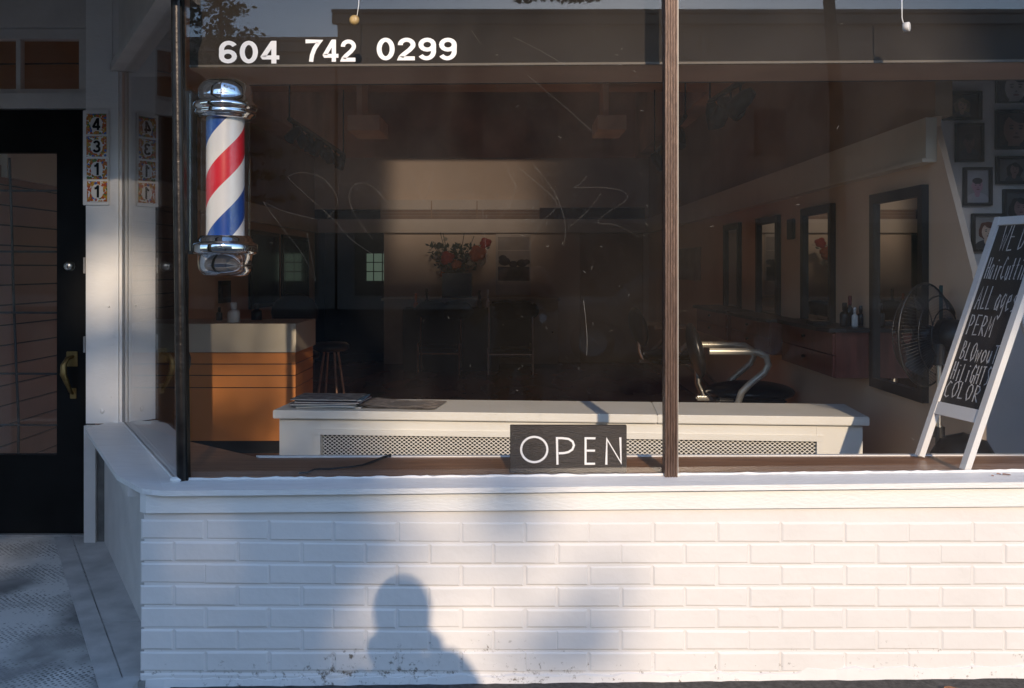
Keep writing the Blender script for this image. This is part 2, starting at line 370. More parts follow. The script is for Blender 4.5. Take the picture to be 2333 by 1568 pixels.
# fascia board below the nose
fz = lambda x, y: .506+.0078*(x+1.03)
MB().prism([(2.6,YF),(-1.125,YF),(-1.15,YF+.02),(-1.15,YF+.06),(-1.10,YF+.1),(2.6,YF+.1)], lambda x,y: zn(max(x,-1.1),YN)-.0160, fz).build('fascia_board', white, shop)
MB().prism([(XO(3.1)+.02,3.1),(XO(4.15)+.02,4.15),(XO(4.15)+.06,4.15),(XO(3.1)+.06,3.1)], .567, .535).build('side_trim', oldw, shop)
# caulk bead
cb = MB(); pts = []; x = -1.03
while x < 2.35:
    pts.append((x, YG-.006+rnd.uniform(-.002,.002), zn(x,YG)+.001+rnd.uniform(-.0015,.002))); x += .02
cb.tube(pts, [.004+rnd.uniform(-.0015,.0022) for _ in pts], 6)
cb.tube([(XG(y)-.006, y, .583+rnd.uniform(-.001,.001)) for y in [3.15+i*.04 for i in range(29)]], .0035, 6)
cb.ball((-1.06,3.105,.588), (.026,.014,.010)); cb.ball((.51,3.105,.604), (.028,.012,.007))
cb.build('caulk', white, shop)
# glass
MB().slab([(-1.045,YG,.58),(.49,YG,.595),(.49,YG,2.34),(-1.06,YG,2.34)], (0,.006,0)).build('window_pane', clear, shop)
MB().slab([(.53,YG,.595),(2.38,YG,.605),(2.38,YG,2.34),(.53,YG,2.34)], (0,.006,0)).build('window_pane', clear, shop)
sg = MB().slab([(XG(3.13),3.13,.575),(XG(4.31),4.31,.575),(XG(4.31),4.31,2.14),(XG(3.13),3.13,2.14)], (.0055,.003,0)); sg.build('side_pane', sideg, shop)
# posts
pb, pt = Vector((X(414,3.10),3.112,.583)), Vector((X(398.5,3.10),3.112,2.34))
MB().tube([pb, pt], .0185, 20).build('corner_post', postm, shop)
MB().slab([(X(421,3.1),3.10,.583),(X(428,3.1),3.10,.583),(X(413.5,3.1),3.10,2.16),(X(407,3.1),3.10,2.16)], (0,.03,0)).build('post_flange', black, shop)
mm = MB(); mx0 = X(1514.5,3.09); mx1 = X(1544.5,3.09)
prof = []
nfl = 5
for i in range(nfl):
    a = mx0+(mx1-mx0)*i/nfl; b = mx0+(mx1-mx0)*(i+1)/nfl; q = (b-a)
    prof += [(a+q*.12,3.088),(a+q*.2,3.083),(b-q*.2,3.083),(b-q*.12,3.088)]
prof = [(mx0,3.092)]+prof+[(mx1,3.092),(mx1,3.135),(mx0,3.135)]
mm.prism(prof, 2.34, .598); mm.build('window_mullion', mull, shop)
MB().box((mx1+.0005,3.102,.598),(mx1+.0045,3.119,2.34)).build('glazing_bead', alum, shop)
MB().box((2.36,3.0,-.1),(2.60,3.5,3.2)).build('end_pier', white, shop)
MB().box((-3.2,3.005,2.122),(-1.03,3.10,3.6)).box((-3.2,3.101,2.32),(-1.05,3.30,3.6)).box((-1.0295,3.006,2.33),(2.359,3.30,3.6)).build('lintel', white, shop)
MB().box((-3.4,2.985,-.1),(-2.98,4.6,3.2)).build('entry_pier', white, shop)
MB().box((2.61,3.01,-.1),(9,3.3,3.6)).build('facade_wall', white, shop)
MB().box((-9,3.01,-.1),(-3.41,3.3,3.6)).build('facade_wall', white, shop)
MB().box((-4.4,1.75,2.60),(-1.02,3.0,2.72)).build('added_sky_blocker', oldw, shop)  # unseen slab added to cut the sky light in the recess
MB().box((-3.4,3.31,2.50),(-1.1,4.7,2.58)).build('entry_ceiling', oldw, shop)
# wall and moulding above the side pane
MB().slab([(XG(3.105)-.02,3.105,2.125),(XG(4.36)-.02,4.36,2.125),(XG(4.36)-.02,4.36,2.499),(XG(3.105)-.02,3.105,2.499)], (.05,0,0)).build('recess_upper_wall', oldw, shop)
mo = MB()
for dx, z0, z1 in ((.060,2.122,2.150),(.045,2.1505,2.175),(.03,2.1755,2.19)):
    mo.slab([(XG(3.106)-dx,3.106,z0),(XG(4.29)-dx,4.29,z0),(XG(4.29)-dx,4.29,z1),(XG(3.106)-dx,3.106,z1)], (dx-.021 if z0 > 2.13 else dx+.02,0,0))
mo.build('moulding', oldw, shop)
# pilaster beside the door
pl = MB(); xp0, xp1 = -1.872, XG(YP)-.003
pl.box((xp0,YP+.0,.575),(xp1-.045,YP+.10,2.51)); pl.box((xp1-.0445,YP-.010,.575),(xp1-.030,YP+.10,2.118)); pl.box((xp1-.0295,YP-.018,.575),(xp1-.012,YP+.10,2.118)); pl.box((xp1-.0115,YP-.008,.575),(xp1,YP+.10,2.118))
pl.box((xp1-.0445,YP+.002,2.1185),(xp1+.2,YP+.10,2.51))
pl.build('pilaster', white, shop)
for px, py, r in ((248,699,.006),(255,906,.004),(233,937,.012)): p = at(px,py,YP-.002); MB().ball(p, (r*.9,.006,r), 10, 6).build('screw_plug', white, shop)
for py in (605,785):
    p = at(197,py,YP); MB().box((xp0-.008,YP-.008,p.z-.035),(xp0-.0005,YP+.02,p.z+.035)).build('strike_plate', alum, shop)
# door and transom
dr = MB(); dx1 = -1.885; dx0 = -2.82; gx1 = X(130,YD); zt = Z(251,YD); zb = rz(YD)+.012
g0, g1 = Z(1037,YD), Z(348,YD)
dr.box((gx1,YD,zb),(dx1,YD+.045,zt)); dr.box((dx0,YD,zb),(dx0+.12,YD+.045,zt)); dr.box((dx0+.1205,YD+.001,zb),(gx1-.0005,YD+.045,g0)); dr.box((dx0+.1205,YD+.001,g1),(gx1-.0005,YD+.045,zt))
door = dr.build('door', black, shop)
MB().box((dx0+.13,YD+.022,g0-.01),(gx1+.005,YD+.027,g1+.01)).build('glass_pane', doorg, door)
gr = MB()
for a, b in (((22,355),(24,348)),):
    pass
vp = [at(22,360,YD+.06),at(27,500,YD+.06),at(31,660,YD+.06),at(38,850,YD+.06),at(43,960,YD+.06),at(42,1037,YD+.06)]
gr.tube(vp, .006, 8)
for py in (434,573,712,851,968): gr.tube([at(-60,py,YD+.06), at(131,py+1,YD+.06)], .005, 8)
vp2 = [p-Vector((.28,0,0)) for p in vp]; gr.tube(vp2, .006, 8)
gr.build('iron_grille', darkframe, door)
lk = MB(); c = at(159,607,YD-.001)
lk.lathe([(0,.022),(.013,.022),(.019,.016),(.021,.004),(.024,0)], (0,0,0), 24, T(*c) @ Matrix.Rotation(PI/2,4,'X'))
lk.build('deadbolt', satin, door)
MB().box((c.x-.0015,c.y-.024,c.z-.007),(c.x+.0015,c.y-.021,c.z+.007)).build('keyway', black, door)
hd = MB(); y0 = YD
a = at(168,812,YD); b = at(168,902,YD)
hd.box((a.x-.03,y0-.006,a.z-.045),(a.x+.02,y0-.0005,a.z+.022),bev=.002)
hd.tube([(a.x,y0-.004,a.z+.0),(a.x-.012,y0-.035,a.z-.008),(a.x-.02,y0-.052,a.z-.035),(a.x-.02,y0-.056,a.z-.075),(a.x-.008,y0-.045,a.z-.115),(a.x-.004,y0-.02,b.z+.02),(a.x-.002,y0-.003,b.z+.01)], [.007,.010,.013,.015,.011,.008,.006], 12)
hd.box((b.x-.014,y0-.006,b.z-.012),(b.x+.014,y0-.0005,b.z+.035),bev=.002)
hd.build('handle', brass, door)
dh = MB(); dh.box((-2.95,YD-.03,zt+.004),(xp0-.001,YD+.06,Z(215,YD))); dh.box((xp0-.012,YD-.02,.0),(xp0-.0005,YD+.06,zt+.003)) if False else None
dh.box((-2.98,YD-.035,Z(66,YD)),(xp0-.001,YD+.05,2.499))
dh.build('door_head', oldw, shop)
MB().box((-2.98,YD-.02,rz(YD)-.05),(xp0+.05,YD+.10,rz(YD)+.009)).build('threshold', concrete, shop)
tr = MB(); ty0, ty1 = Z(214.5,YD), Z(67,YD); tx1 = X(183,YD)
tr.box((-2.95,YD-.012,ty0),(xp0-.0015,YD+.04,Z(204,YD))); tr.box((-2.95,YD-.012,Z(90,YD)),(xp0-.0015,YD+.04,ty1)); tr.box((tx1,YD-.011,Z(203.5,YD)),(xp0-.0015,YD+.04,Z(90.5,YD)))
for px in (44,-140): tr.box((X(px-5,YD),YD-.008,Z(203.5,YD)),(X(px+5,YD),YD+.03,Z(90.5,YD)))
trf = tr.build('transom_window', oldw, shop)
MB().box((-2.94,YD+.01,Z(205,YD)),(tx1+.005,YD+.015,Z(89,YD))).build('glass_pane', doorg, trf)
tl = MB(); tl.tube([at(-100,147,YD+.05), at(183,145,YD+.05)], .004, 6); tl.build('glazing_bar', darkframe, trf)
# graffiti scratches on the glass
etch = mat('etched_glass', (.30,.28,.25), .3, vary=.3, vscale=30)
scr = [
 [(745,500),(768,468),(764,440),(735,406),(690,393),(663,400),(660,408),(700,446),(760,500),(800,545),(850,580)],
 [(880,460),(852,427),(815,418),(798,438),(797,460),(815,500),(850,545)],[(600,460),(640,515),(690,580),(718,640)],[(600,460),(650,482),(720,500)],
 [(1180,380),(1250,440),(1268,462),(1262,480),(1232,510),(1203,570)],[(1215,375),(1240,405),(1270,450),(1288,510),(1285,560)],
 [(1338,400),(1322,420),(1308,428),(1360,427),(1408,432),(1430,446),(1420,462),(1380,488),(1363,508),(1400,512),(1435,528),(1458,542)],
 [(1330,685),(1334,720),(1338,770),(1337,810)],[(932,390),(950,430),(975,470),(1000,490)],[(990,395),(975,440),(955,480)],[(1150,370),(1163,400),(1180,430)],
 [(1130,505),(1160,470),(1174,430),(1170,395)],[(700,530),(720,642)],[(1100,480),(1110,600)],[(1075,70),(1095,100)],[(1170,85),(1230,115),(1290,150)],
 [(1200,170),(1300,255),(1350,300)],[(1025,470),(1050,445),(1075,440),(1070,460),(1040,490)],[(1295,520),(1340,480),(1370,440)]]
for s_ in scr:
    br = 5 if s_[0] in ((1330,685),) else 1
    P = [Vector(((q[0]-1167)*YG/F, YG-.0008, Z(q[1],YG))) for q in s_]; Q = []
    for i in range(len(P)-1):
        p0, p1, p2, p3 = P[max(0,i-1)], P[i], P[i+1], P[min(len(P)-1,i+2)]
        for t in [k/5 for k in range(5)]:
            Q.append(.5*((2*p1)+(p2-p0)*t+(2*p0-5*p1+4*p2-p3)*t*t+(3*p1-p0-3*p2+p3)*t**3))
    Q.append(P[-1]); MB().tube(Q, .00014 if br == 1 else .00045, 4).build('scratch', etch, shop)
sc = MB()
for _ in range(90):
    x = rnd.uniform(-.1,.47) if rnd.random() < .6 else rnd.uniform(-.9,1.8); z = rnd.uniform(.7,2.1); a = rnd.uniform(0,PI); l = rnd.uniform(.002,.012)
    sc.tube([(x,YG-.0008,z),(x+l*math.cos(a),YG-.0008,z+l*math.sin(a))], .0003, 4)
tag(sc.build('glass_specks', etch, shop), kind='stuff')

DIG = {
 '0':([[(.33+.23*math.cos(a*PI/16), .5+.405*math.sin(a*PI/16)) for a in range(32)]],True),
 '1':([[(.40,0),(.40,1.0)],[(.13,.735),(.25,.76),(.33,.82),(.37,.93)]],False),
 '2':([arc(.34,.69,.225,185,-25,14,.215)+[(.44,.46),(.24,.27),(.14,.15),(.12,.092),(.63,.092)]],False),
 '3':([arc(.33,.715,.20,165,-80,12,.19)+[(.30,.525)],[(.30,.515)]+arc(.33,.30,.235,80,-165,14,.21)],False),
 '4':([[(.47,0),(.47,.99)],[(.44,.93),(.10,.30),(.12,.265),(.66,.265)]],False),
 '6':([arc(.335,.31,.225,0,337.5,15,.215),arc(.36,.60,.25,35,190,12,.305)+[(.11,.42),(.11,.31)]],True),
 '7':([[(.03,.91),(.62,.91),(.56,.84),(.40,.58),(.30,.30),(.26,0)]],False),
 '9':([arc(.335,.69,.225,0,337.5,15,.215),arc(.31,.40,.25,215,370,12,.305)+[(.56,.58),(.56,.69)]],True)}
def digit_mesh(ch, o, ux, uy, n, th, sw=.175):
    mb = MB(); st, cl = DIG[ch]
    for i, q in enumerate(st): mb.ribbon(q, sw, Vector(o)+Vector(n)*(.00012*i), ux, uy, n, th, closed=cl and i == 0)
    return mb
# telephone number on the glass
pn = empty('phone_number', at(770,115,YG-.001), 'large white vinyl telephone number 604 742 0299 across top of window', 'lettering')
cx = {}
def digits(word, x0, x1, ycap, ybot, skew=0):
    n = len(word); wtot = x1-x0; step = (wtot+ (wtot/n)*.10)/n
    for i, ch in enumerate(word):
        l = x0+i*step; r = l+step*.90
        P0 = at(l, ybot, YG-.0012); P1 = at(r, ycap, YG-.0012)
        digit_mesh(ch, P0, Vector(((P1.x-P0.x)/.66,0,0)), Vector((0,0,P1.z-P0.z)), (0,-1,0), .0004).build('digit', letter, pn)
digits('604', 498, 637, 93, 145); digits('742', 695, 812, 90, 141); digits('0299', 858, 1042, 86, 138)

# house number tiles
tcol = [mat('tile_orange', (.62,.22,.02), .25), mat('tile_yellow', (.65,.42,.04), .25), mat('tile_blue', (.05,.12,.38), .25), mat('tile_green', (.08,.19,.05), .25), mat('tile_red', (.45,.07,.02), .25)]
tilew = mat('tile_glaze', (.76,.73,.70), .18, vary=.03)
def floral():
    m = mat('painted_floral_tile', (.76,.73,.70), .18, vary=.03); n = m.node_tree; L = n.links.new; p = [x for x in n.nodes if x.type == 'BSDF_PRINCIPLED'][0]; base = p.inputs['Base Color'].links[0].from_socket
    tc = n.nodes.new('ShaderNodeTexCoord'); gs = n.nodes.new('ShaderNodeSeparateXYZ'); L(tc.outputs['Generated'], gs.inputs[0])
    def mth(op, a, b=None):
        q = n.nodes.new('ShaderNodeMath'); q.operation = op
        for i, v in enumerate((a, b)):
            if v is None: continue
            if isinstance(v, (int, float)): q.inputs[i].default_value = v
            else: L(v, q.inputs[i])
        return q.outputs[0]
    u = mth('MULTIPLY', mth('SUBTRACT', gs.outputs[0], .5), 2); v = mth('MULTIPLY', mth('SUBTRACT', gs.outputs[2], .5), 2)
    r2 = mth('ADD', mth('POWER', mth('ABSOLUTE', mth('DIVIDE', u, .56)), 2.4), mth('POWER', mth('ABSOLUTE', mth('DIVIDE', v, .66)), 2.4))
    outer = mth('LESS_THAN', mth('MAXIMUM', mth('ABSOLUTE', u), mth('ABSOLUTE', v)), .95)
    vo = n.nodes.new('ShaderNodeTexVoronoi'); vo.inputs['Scale'].default_value = 95; L(tc.outputs['Object'], vo.inputs[0])
    cs_ = n.nodes.new('ShaderNodeSeparateColor'); L(vo.outputs['Color'], cs_.inputs[0])
    cr = n.nodes.new('ShaderNodeValToRGB'); cr.color_ramp.interpolation = 'CONSTANT'; e = cr.color_ramp.elements
    e[0].position = 0; e[0].color = (.46,.14,.015,1); e[1].position = .34; e[1].color = (.50,.27,.02,1)
    for ps, c in ((.58,(.10,.18,.04,1)),(.72,(.05,.12,.38,1)),(.84,(.45,.08,.02,1))): x = e.new(ps); x.color = c
    L(cs_.outputs[0], cr.inputs[0])
    blob = mth('LESS_THAN', vo.outputs['Distance'], .68)
    f = mth('MULTIPLY', mth('MULTIPLY', blob, outer), mth('GREATER_THAN', r2, 1.0))
    mx = n.nodes.new('ShaderNodeMixRGB'); L(f, mx.inputs[0]); L(base, mx.inputs[1]); L(cr.outputs[0], mx.inputs[2]); L(mx.outputs[0], p.inputs['Base Color'])
    return m
tilew = floral()
tb = MB(); A = at(191,252,YP-.001); B = at(250,468,YP-.001)
tb.box((A.x,YP-.010,B.z),(B.x,YP-.0005,A.z),bev=.002)
hp = empty('house_number_plaque', (A.x,YP-.01,B.z), 'row of floral painted tiles reading 4311 in white frame beside door', 'house number')
tb.build('backing_frame', white, hp)
for i, ch in enumerate('4311'):
    ya = 258+i*51.2; c = at(220.5+ i*.6, ya+25, YP-.012); s_ = 49*YP/F/2
    tl = MB().box((c.x-s_*.99,YP-.0145,c.z-s_*.99),(c.x+s_*.99,YP-.0102,c.z+s_*.99),bev=.0015).build('number_tile', tilew, hp)
    digit_mesh(ch, (c.x-.33*.054,YP-.0153,c.z-.027), (.054,0,0), (0,0,.054), (0,-1,0), .0006, .185).build('digit', black, tl)

# ------------------------------------------------------------------ interior shell
woodp = MB(); wz = .592
woodp.prism([(2.355,3.128),(2.355,3.44),(-.89,3.44),(-1.246,3.77),(-1.55,4.12),(XG(4.2)+.03,4.2),(XG(3.16)+.02,3.16),(-1.045,3.128)], lambda x,y: wz+.006*(x+1)/2.5, .555)
struct('interior_sill', woodp, wood)
struct('sill_edge_trim', MB().prism([(2.355,3.4405),(2.355,3.462),(-.905,3.462),(-.89,3.4405)], lambda x,y: wz+.004+.006*(x+1)/2.5, .50), white)
struct('interior_front_wall', MB().box((-1.0,3.30,ZF),(2.03,3.439,.53)), inwall)
struct('interior_floor', MB().box((-3.0,3.3,ZF-.1),(3.6,YBK+.2,ZF)).box((-3.0,4.5,ZF-.1),(-2.5,5,ZF)) if False else MB().box((-3.0,4.47,ZF-.1),(3.6,YBK+.2,ZF)).box((-1.0,3.3,ZF-.1),(3.6,4.469,ZF-.001)), floorm)
cl = MB(); YM, ZM, MX0, MX1 = 7.7, 4.36, -1.30, 1.55
cl.box((-3.0,3.31,ZC),(3.6,YM,ZC+.12)); MW = -2.2; cl.box((-3.0,YM,ZC),(MW-.06,YBK+.2,ZC+.12)); cl.box((MX1+.06,YM,ZC),(3.6,YBK+.2,ZC+.12))
struct('interior_ceiling', cl, ceilm)
# added unseen roof box that lets a sun patch onto the back wall
rm = MB(); rm.box((MW-.06,YM,ZC+.0),(MW,YBK,ZM)); rm.box((MW,YM,ZC+.0),(MX0,YM+.05,ZM)); rm.box((MX1,YM,ZC+.0),(MX1+.06,YBK,ZM)); rm.box((MW-.06,YM-.02,ZM),(MX1+.06,YBK+.1,ZM+.1)); rm.box((MX0,YM,ZC+.0),(MX1,YM+.05,ZC+.125)); rm.box((MW-.06,YBK,ZC),(MX1+.06,YBK+.1,ZM)) 
struct('added_light_shaft', rm, ceilm)
lg = bpy.data.materials.new('light_fade_glass'); lg.use_nodes = True; n = lg.node_tree; n.nodes.clear(); L = n.links.new  # tint graded across the pane to soften the edges of the sun patch
out = n.nodes.new('ShaderNodeOutputMaterial'); tc = n.nodes.new('ShaderNodeTexCoord'); sx_ = n.nodes.new('ShaderNodeSeparateXYZ'); L(tc.outputs['Object'], sx_.inputs[0])
cr = n.nodes.new('ShaderNodeValToRGB'); mr = n.nodes.new('ShaderNodeMapRange'); mr.inputs[1].default_value = MX0; mr.inputs[2].default_value = MX1; L(sx_.outputs[0], mr.inputs[0]); L(mr.outputs[0], cr.inputs[0])
e = cr.color_ramp.elements; e[0].position = .0; e[0].color = (.0,.0,.0,1); e[1].position = .17; e[1].color = (.42,.41,.43,1)
x_ = e.new(.60); x_.color = (.38,.37,.39,1); x_ = e.new(1.0); x_.color = (0,0,0,1)
cr.color_ramp.interpolation = 'EASE'
mz = n.nodes.new('ShaderNodeMapRange'); mz.inputs[1].default_value = ZC+.1; mz.inputs[2].default_value = ZC+.95; mz.inputs[3].default_value = .30; mz.inputs[4].default_value = 1; mz.interpolation_type = 'SMOOTHSTEP'; L(sx_.outputs[2], mz.inputs[0])
vm = n.nodes.new('ShaderNodeVectorMath'); vm.operation = 'SCALE'; L(cr.outputs[0], vm.inputs[0]); L(mz.outputs[0], vm.inputs[3])
tb_ = n.nodes.new('ShaderNodeBsdfTransparent'); L(vm.outputs[0], tb_.inputs[0]); L(tb_.outputs[0], out.inputs[0])
tag(MB().box((MX0,YM+.02,ZC+.126),(MX1,YM+.024,ZM-.001)).build('added_fade_pane', lg), kind='structure')
wb = MB(); wb.box((-1.622,YBK,ZF),(3.6,YBK+.1,ZC-.0)); wb.box((-2.6,YBK,2.0),(-1.6225,YBK+.1,ZC)); struct('interior_back_wall', wb, inwall2)
wl = MB(); wl.box((XL-.1,4.7,ZF),(XL,YBK,1.70)); struct('interior_left_wall', wl, inwall)
struct('interior_upper_wall_left', MB().box((XL-.1,4.7,1.871),(XL,YBK,ZC)), upwall)
wr = MB(); wr.slab([(XR,3.68-.06,ZF),(XR,3.68-.06,1.05),(XR,3.68,1.243),(XR,4.005,1.838),(XR,4.0,1.88),(XR,YBK,1.88),(XR,YBK,ZF)], (.025,0,0))
struct('interior_right_wall', wr, inwall)
struct('interior_upper_wall_right', MB().box((XR,4.0,1.881),(XR+.07,YBK,ZC)), upwall)
bmr = MB(); bmr.box((XR-.045,3.985,1.705),(XR-.0005,YBK-.06,1.872)); bmr.box((XR-.06,3.985,1.690),(XR-.0005,YBK-.06,1.7045))
struct('wall_beam_right', bmr, cream)
struct('wall_beam_back', MB().box((-2.49,YBK-.06,1.70),(XR-.0005,YBK-.0005,1.872)), cream)
struct('wall_beam_left', MB().box((XL,4.75,1.70),(XL+.05,YBK-.061,1.87)), cream)
struct('alcove_wall', MB().box((XR+.071,4.25,ZF),(3.5,4.35,ZC)).box((3.4,3.5,ZF),(3.5,4.249,ZC)), mat('alcove_paint', (.80,.77,.75), .6, vary=.04))
# bulkhead inside the window head
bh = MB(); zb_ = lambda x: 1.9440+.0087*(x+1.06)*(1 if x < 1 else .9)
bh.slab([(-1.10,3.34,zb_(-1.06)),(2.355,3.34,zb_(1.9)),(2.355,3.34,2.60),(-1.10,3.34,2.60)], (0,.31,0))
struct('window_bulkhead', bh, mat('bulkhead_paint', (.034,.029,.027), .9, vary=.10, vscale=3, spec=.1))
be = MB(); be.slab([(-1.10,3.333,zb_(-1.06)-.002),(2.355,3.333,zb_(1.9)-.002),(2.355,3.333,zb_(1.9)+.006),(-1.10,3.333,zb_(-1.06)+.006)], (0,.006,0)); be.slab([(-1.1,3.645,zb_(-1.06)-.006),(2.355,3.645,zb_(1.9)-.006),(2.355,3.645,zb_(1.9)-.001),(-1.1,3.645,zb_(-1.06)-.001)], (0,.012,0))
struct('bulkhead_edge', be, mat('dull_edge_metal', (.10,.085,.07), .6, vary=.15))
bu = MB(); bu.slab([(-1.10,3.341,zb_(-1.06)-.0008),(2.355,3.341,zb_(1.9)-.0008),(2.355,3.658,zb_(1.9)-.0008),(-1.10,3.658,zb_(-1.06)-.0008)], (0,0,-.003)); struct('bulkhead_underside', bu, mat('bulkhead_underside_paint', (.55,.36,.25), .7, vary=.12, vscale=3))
# closing walls that keep daylight out of the room
struct('interior_entry_wall', MB().box((-3.0,4.45,2.45),(-1.75,4.60,ZC)).box((-3.1,4.47,ZF),(-2.96,4.7,ZC)), inwall)
struct('interior_side_wall', MB().box((3.55,3.3,ZF),(3.65,YBK+.2,ZC)), inwall)
# slatted panel on the left wall behind the door
sp = MB()
for i in range(17):
    z0 = .10+i*.098; sp.box((XL+.001,4.72,z0),(XL+.018,7.4,z0+.091))
sp.box((XL,4.71,.09),(XL+.008,7.41,1.70))
slp = MB()
for i in range(17):
    z0 = .10+i*.098; slp.box((XL+.0085,4.72,z0),(XL+.022,7.4,z0+.090))
tag(slp.build('slatted_panel', mat('peach_laminate', (.42,.25,.18), .45, vary=.06)), 'peach slatted wall panel with dark horizontal grooves seen through door glass', 'wall panel')
struct('panel_backing', MB().box((XL+.0005,4.71,.09),(XL+.008,7.41,1.69)), plastic)
# dark back passage with a small window
struct('back_passage', MB().box((-2.8,YBK+1.2,ZF-.05),(-1.4,YBK+1.3,2.4)).box((-1.621,YBK+.1005,ZF-.05),(-1.4,YBK+1.199,2.4)).box((-2.8,YBK-.1,ZF-.05),(-2.601,YBK+1.199,2.4)).box((-2.6,YBK+.1005,2.05),(-1.622,YBK+1.199,2.4)).box((-2.6,YBK+.21,ZF-.1),(-1.622,YBK+1.199,ZF+.002)), black)

# ------------------------------------------------------------------ barber pole
YPo = 3.29; pc = at(514,400,YPo); px_ = pc.x
def zz(py): return Z(py, YPo)
k = YPo/F
pole = empty('barber_pole', (px_,YPo,zz(630)), 'red white and blue striped barber pole with chrome caps inside window', 'barber pole')
def stripes():
    m = MB(); r = 42.5*k; z0, z1 = zz(540), zz(268); n = 96; hgt = 20
    # three bands: helix faces, one mesh per colour
    out = {}
    pitch = (zz(276)-zz(276+276)); 
    bands = [('white_stripe', whitep), ('red_stripe', redp), ('blue_stripe', bluep)]
    rows_ = 150
    meshes = {'white_stripe': MB(), 'white_stripe2': MB(), 'red_stripe': MB(), 'blue_stripe': MB()}
    # sheared quads so the band edges are smooth
    edges = [0, .25, .5, .75, 1.0]; cols = ['white_stripe','red_stripe','white_stripe2','blue_stripe']
    for j in range(n):
        a0 = 2*PI*j/n; a1 = 2*PI*(j+1)/n
        def zedge(a, e, t): return z_ref + pitch*(e + t) + pitch*(a)/(2*PI)
        z_ref = zz(497)-.75*pitch
        for t in range(-3, 4):
            for q in range(4):
                za0, zb0 = zedge(a0,edges[q],t), zedge(a0,edges[q+1],t); za1, zb1 = zedge(a1,edges[q],t), zedge(a1,edges[q+1],t)
                if max(zb0,zb1) <= z0 or min(za0,za1) >= z1: continue
                c = lambda z: min(max(z, z0), z1)
                P = lambda a, z: (px_+r*math.cos(a), YPo+r*math.sin(a), c(z))
                meshes[cols[q]].face([P(a0,za0),P(a1,za1),P(a1,zb1),P(a0,zb0)], True)
    for nme, mt in bands: meshes[nme].build(nme, mt, pole)
    meshes['white_stripe2'].build('white_stripe', whitep, pole)
stripes()
PC = (px_,YPo,0)
MB().lathe([(55*k,zz(545)),(55*k,zz(262))], PC, 40).build('glass_tube', cleargl, pole)
def cap(pts, name):
    MB().lathe([(r*k, zz(y)) for r, y in pts], PC, 48).build(name, chrome, pole)
cap([(0,183),(30,183),(45,187),(54,194),(60,206),(61.5,222),(61,233),(66,235),(70,239),(71,244),(70,250),(67,252),(66,256),(68,259),(67,263),(62,266),(60,268),(58,271),(54,273),(48,273),(0,270)], 'top_cap')
cap([(0,538),(50,538),(56,538),(57,543),(60,545),(61,551),(64,553),(70,556),(71.5,560),(71.5,573),(70,578),(64,580),(61,581),(60.5,606),(58,617),(50,626),(40,629.5),(0,630)], 'bottom_cap')
br = MB()
br.box((X(441,YPo),YPo-.02,zz(577)),(X(424,YPo),YPo+.035,zz(212)),bev=.003)
br.box((X(425,YPo),YPo-.025,zz(577)),(X(421.5,YPo),YPo+.02,zz(212)))
for py in (248,566): br.box((X(440,YPo),YPo-.012,zz(py+5)),(X(470,YPo),YPo+.012,zz(py-5)))
br.build('mounting_bracket', plastic, pole)
MB().box((X(437,YPo),YPo-.0215,zz(572)),(X(439.5,YPo),YPo-.0202,zz(216))).build('bracket_edge', chrome, pole)
for py in (300,520): c = at(421,py,YPo); MB().ball((c.x-.004,YPo-.01,c.z), .009, 10, 6).build('bolt', chrome, pole)
cbm = MB(); q = [at(425,578,3.27),at(429,640,3.25),at(428,700,3.2),at(427,735,3.17),at(425,790,3.16),at(428,815,3.15),at(427,830,3.15),at(424,860,3.15),at(423,1000,3.15),at(424,1070,3.15)]
cbm.tube(q, [.003]*4+[.004,.011,.012,.005,.003,.003], 8); tag(cbm.build('power_cable', plastic), 'black cable with switch running down inside the dark corner post', 'cable')
cb2 = MB(); q = []
for (x, y) in ((676,1083),(700,1077),(716,1070),(730,1069),(750,1069),(775,1066),(800,1064),(825,1060),(850,1052),(872,1043),(886,1038),(890,1039)):
    Yq = (H-.601)*F/(y-610); q.append((X(x,Yq), min(max(Yq,3.14),3.45), .601))
cb2.tube(q, [.003]*8+[.0045]*4, 8); tag(cb2.build('power_cable', plastic), 'thin black cable lying wavy on the brown wooden sill', 'cable')

# ------------------------------------------------------------------ OPEN sign
so_ = empty('open_sign', at(1295,1078,3.15), 'black wooden sign reading OPEN in thin white letters leaning on glass', 'sign')
YO = 3.150; x0, x1, z0, z1 = X(1162.5,YO), X(1428,YO), .6005, Z(971,YO)
MB().box((x0,YO-.006,z0),(x1,YO+.014,z1+.003),bev=.0015).build('board', signw, so_)
def O(px, py): p = at(px, py, YO); return (p.x, p.z)
def rib(ptsl, wpx, name, closed=False, mt=letter):
    MB().ribbon([O(*p) for p in ptsl], wpx*YO/F, (0,YO-.0064,0), (1,0,0), (0,0,1), (0,-1,0), .0012, closed).build(name, mt, so_)
def dsp(cx_, cy_): return (1100/1.0459+cx_/3.333/1.0459, 900/1.0459+cy_/3.333/1.0459)
oc = [dsp(578+104*math.cos(a*PI/24), 568+100*math.sin(a*PI/24)) for a in range(48)]
rib(oc, 4.7, 'letter_o', True)
pb_ = [dsp(*p) for p in ((762,688),(758,478),(800,478),(850,484),(882,505),(893,535),(880,568),(850,588),(815,596),(772,598))]
rib(pb_, 4.8, 'letter_p')
MB().ribbon([O(*dsp(*p)) for p in ((1063,479),(985,479),(985,681),(1060,681))], 4.7*YO/F, (0,YO-.0064,0),(1,0,0),(0,0,1),(0,-1,0),.0012).ribbon([O(*dsp(*p)) for p in ((994,577),(1060,577))], 4.6*YO/F, (0,YO-.0064,0),(1,0,0),(0,0,1),(0,-1,0),.0010).build('letter_e', letter, so_)
rib([dsp(*p) for p in ((1149,688),(1154,485),(1266,672),(1260,472))], 4.9, 'letter_n')

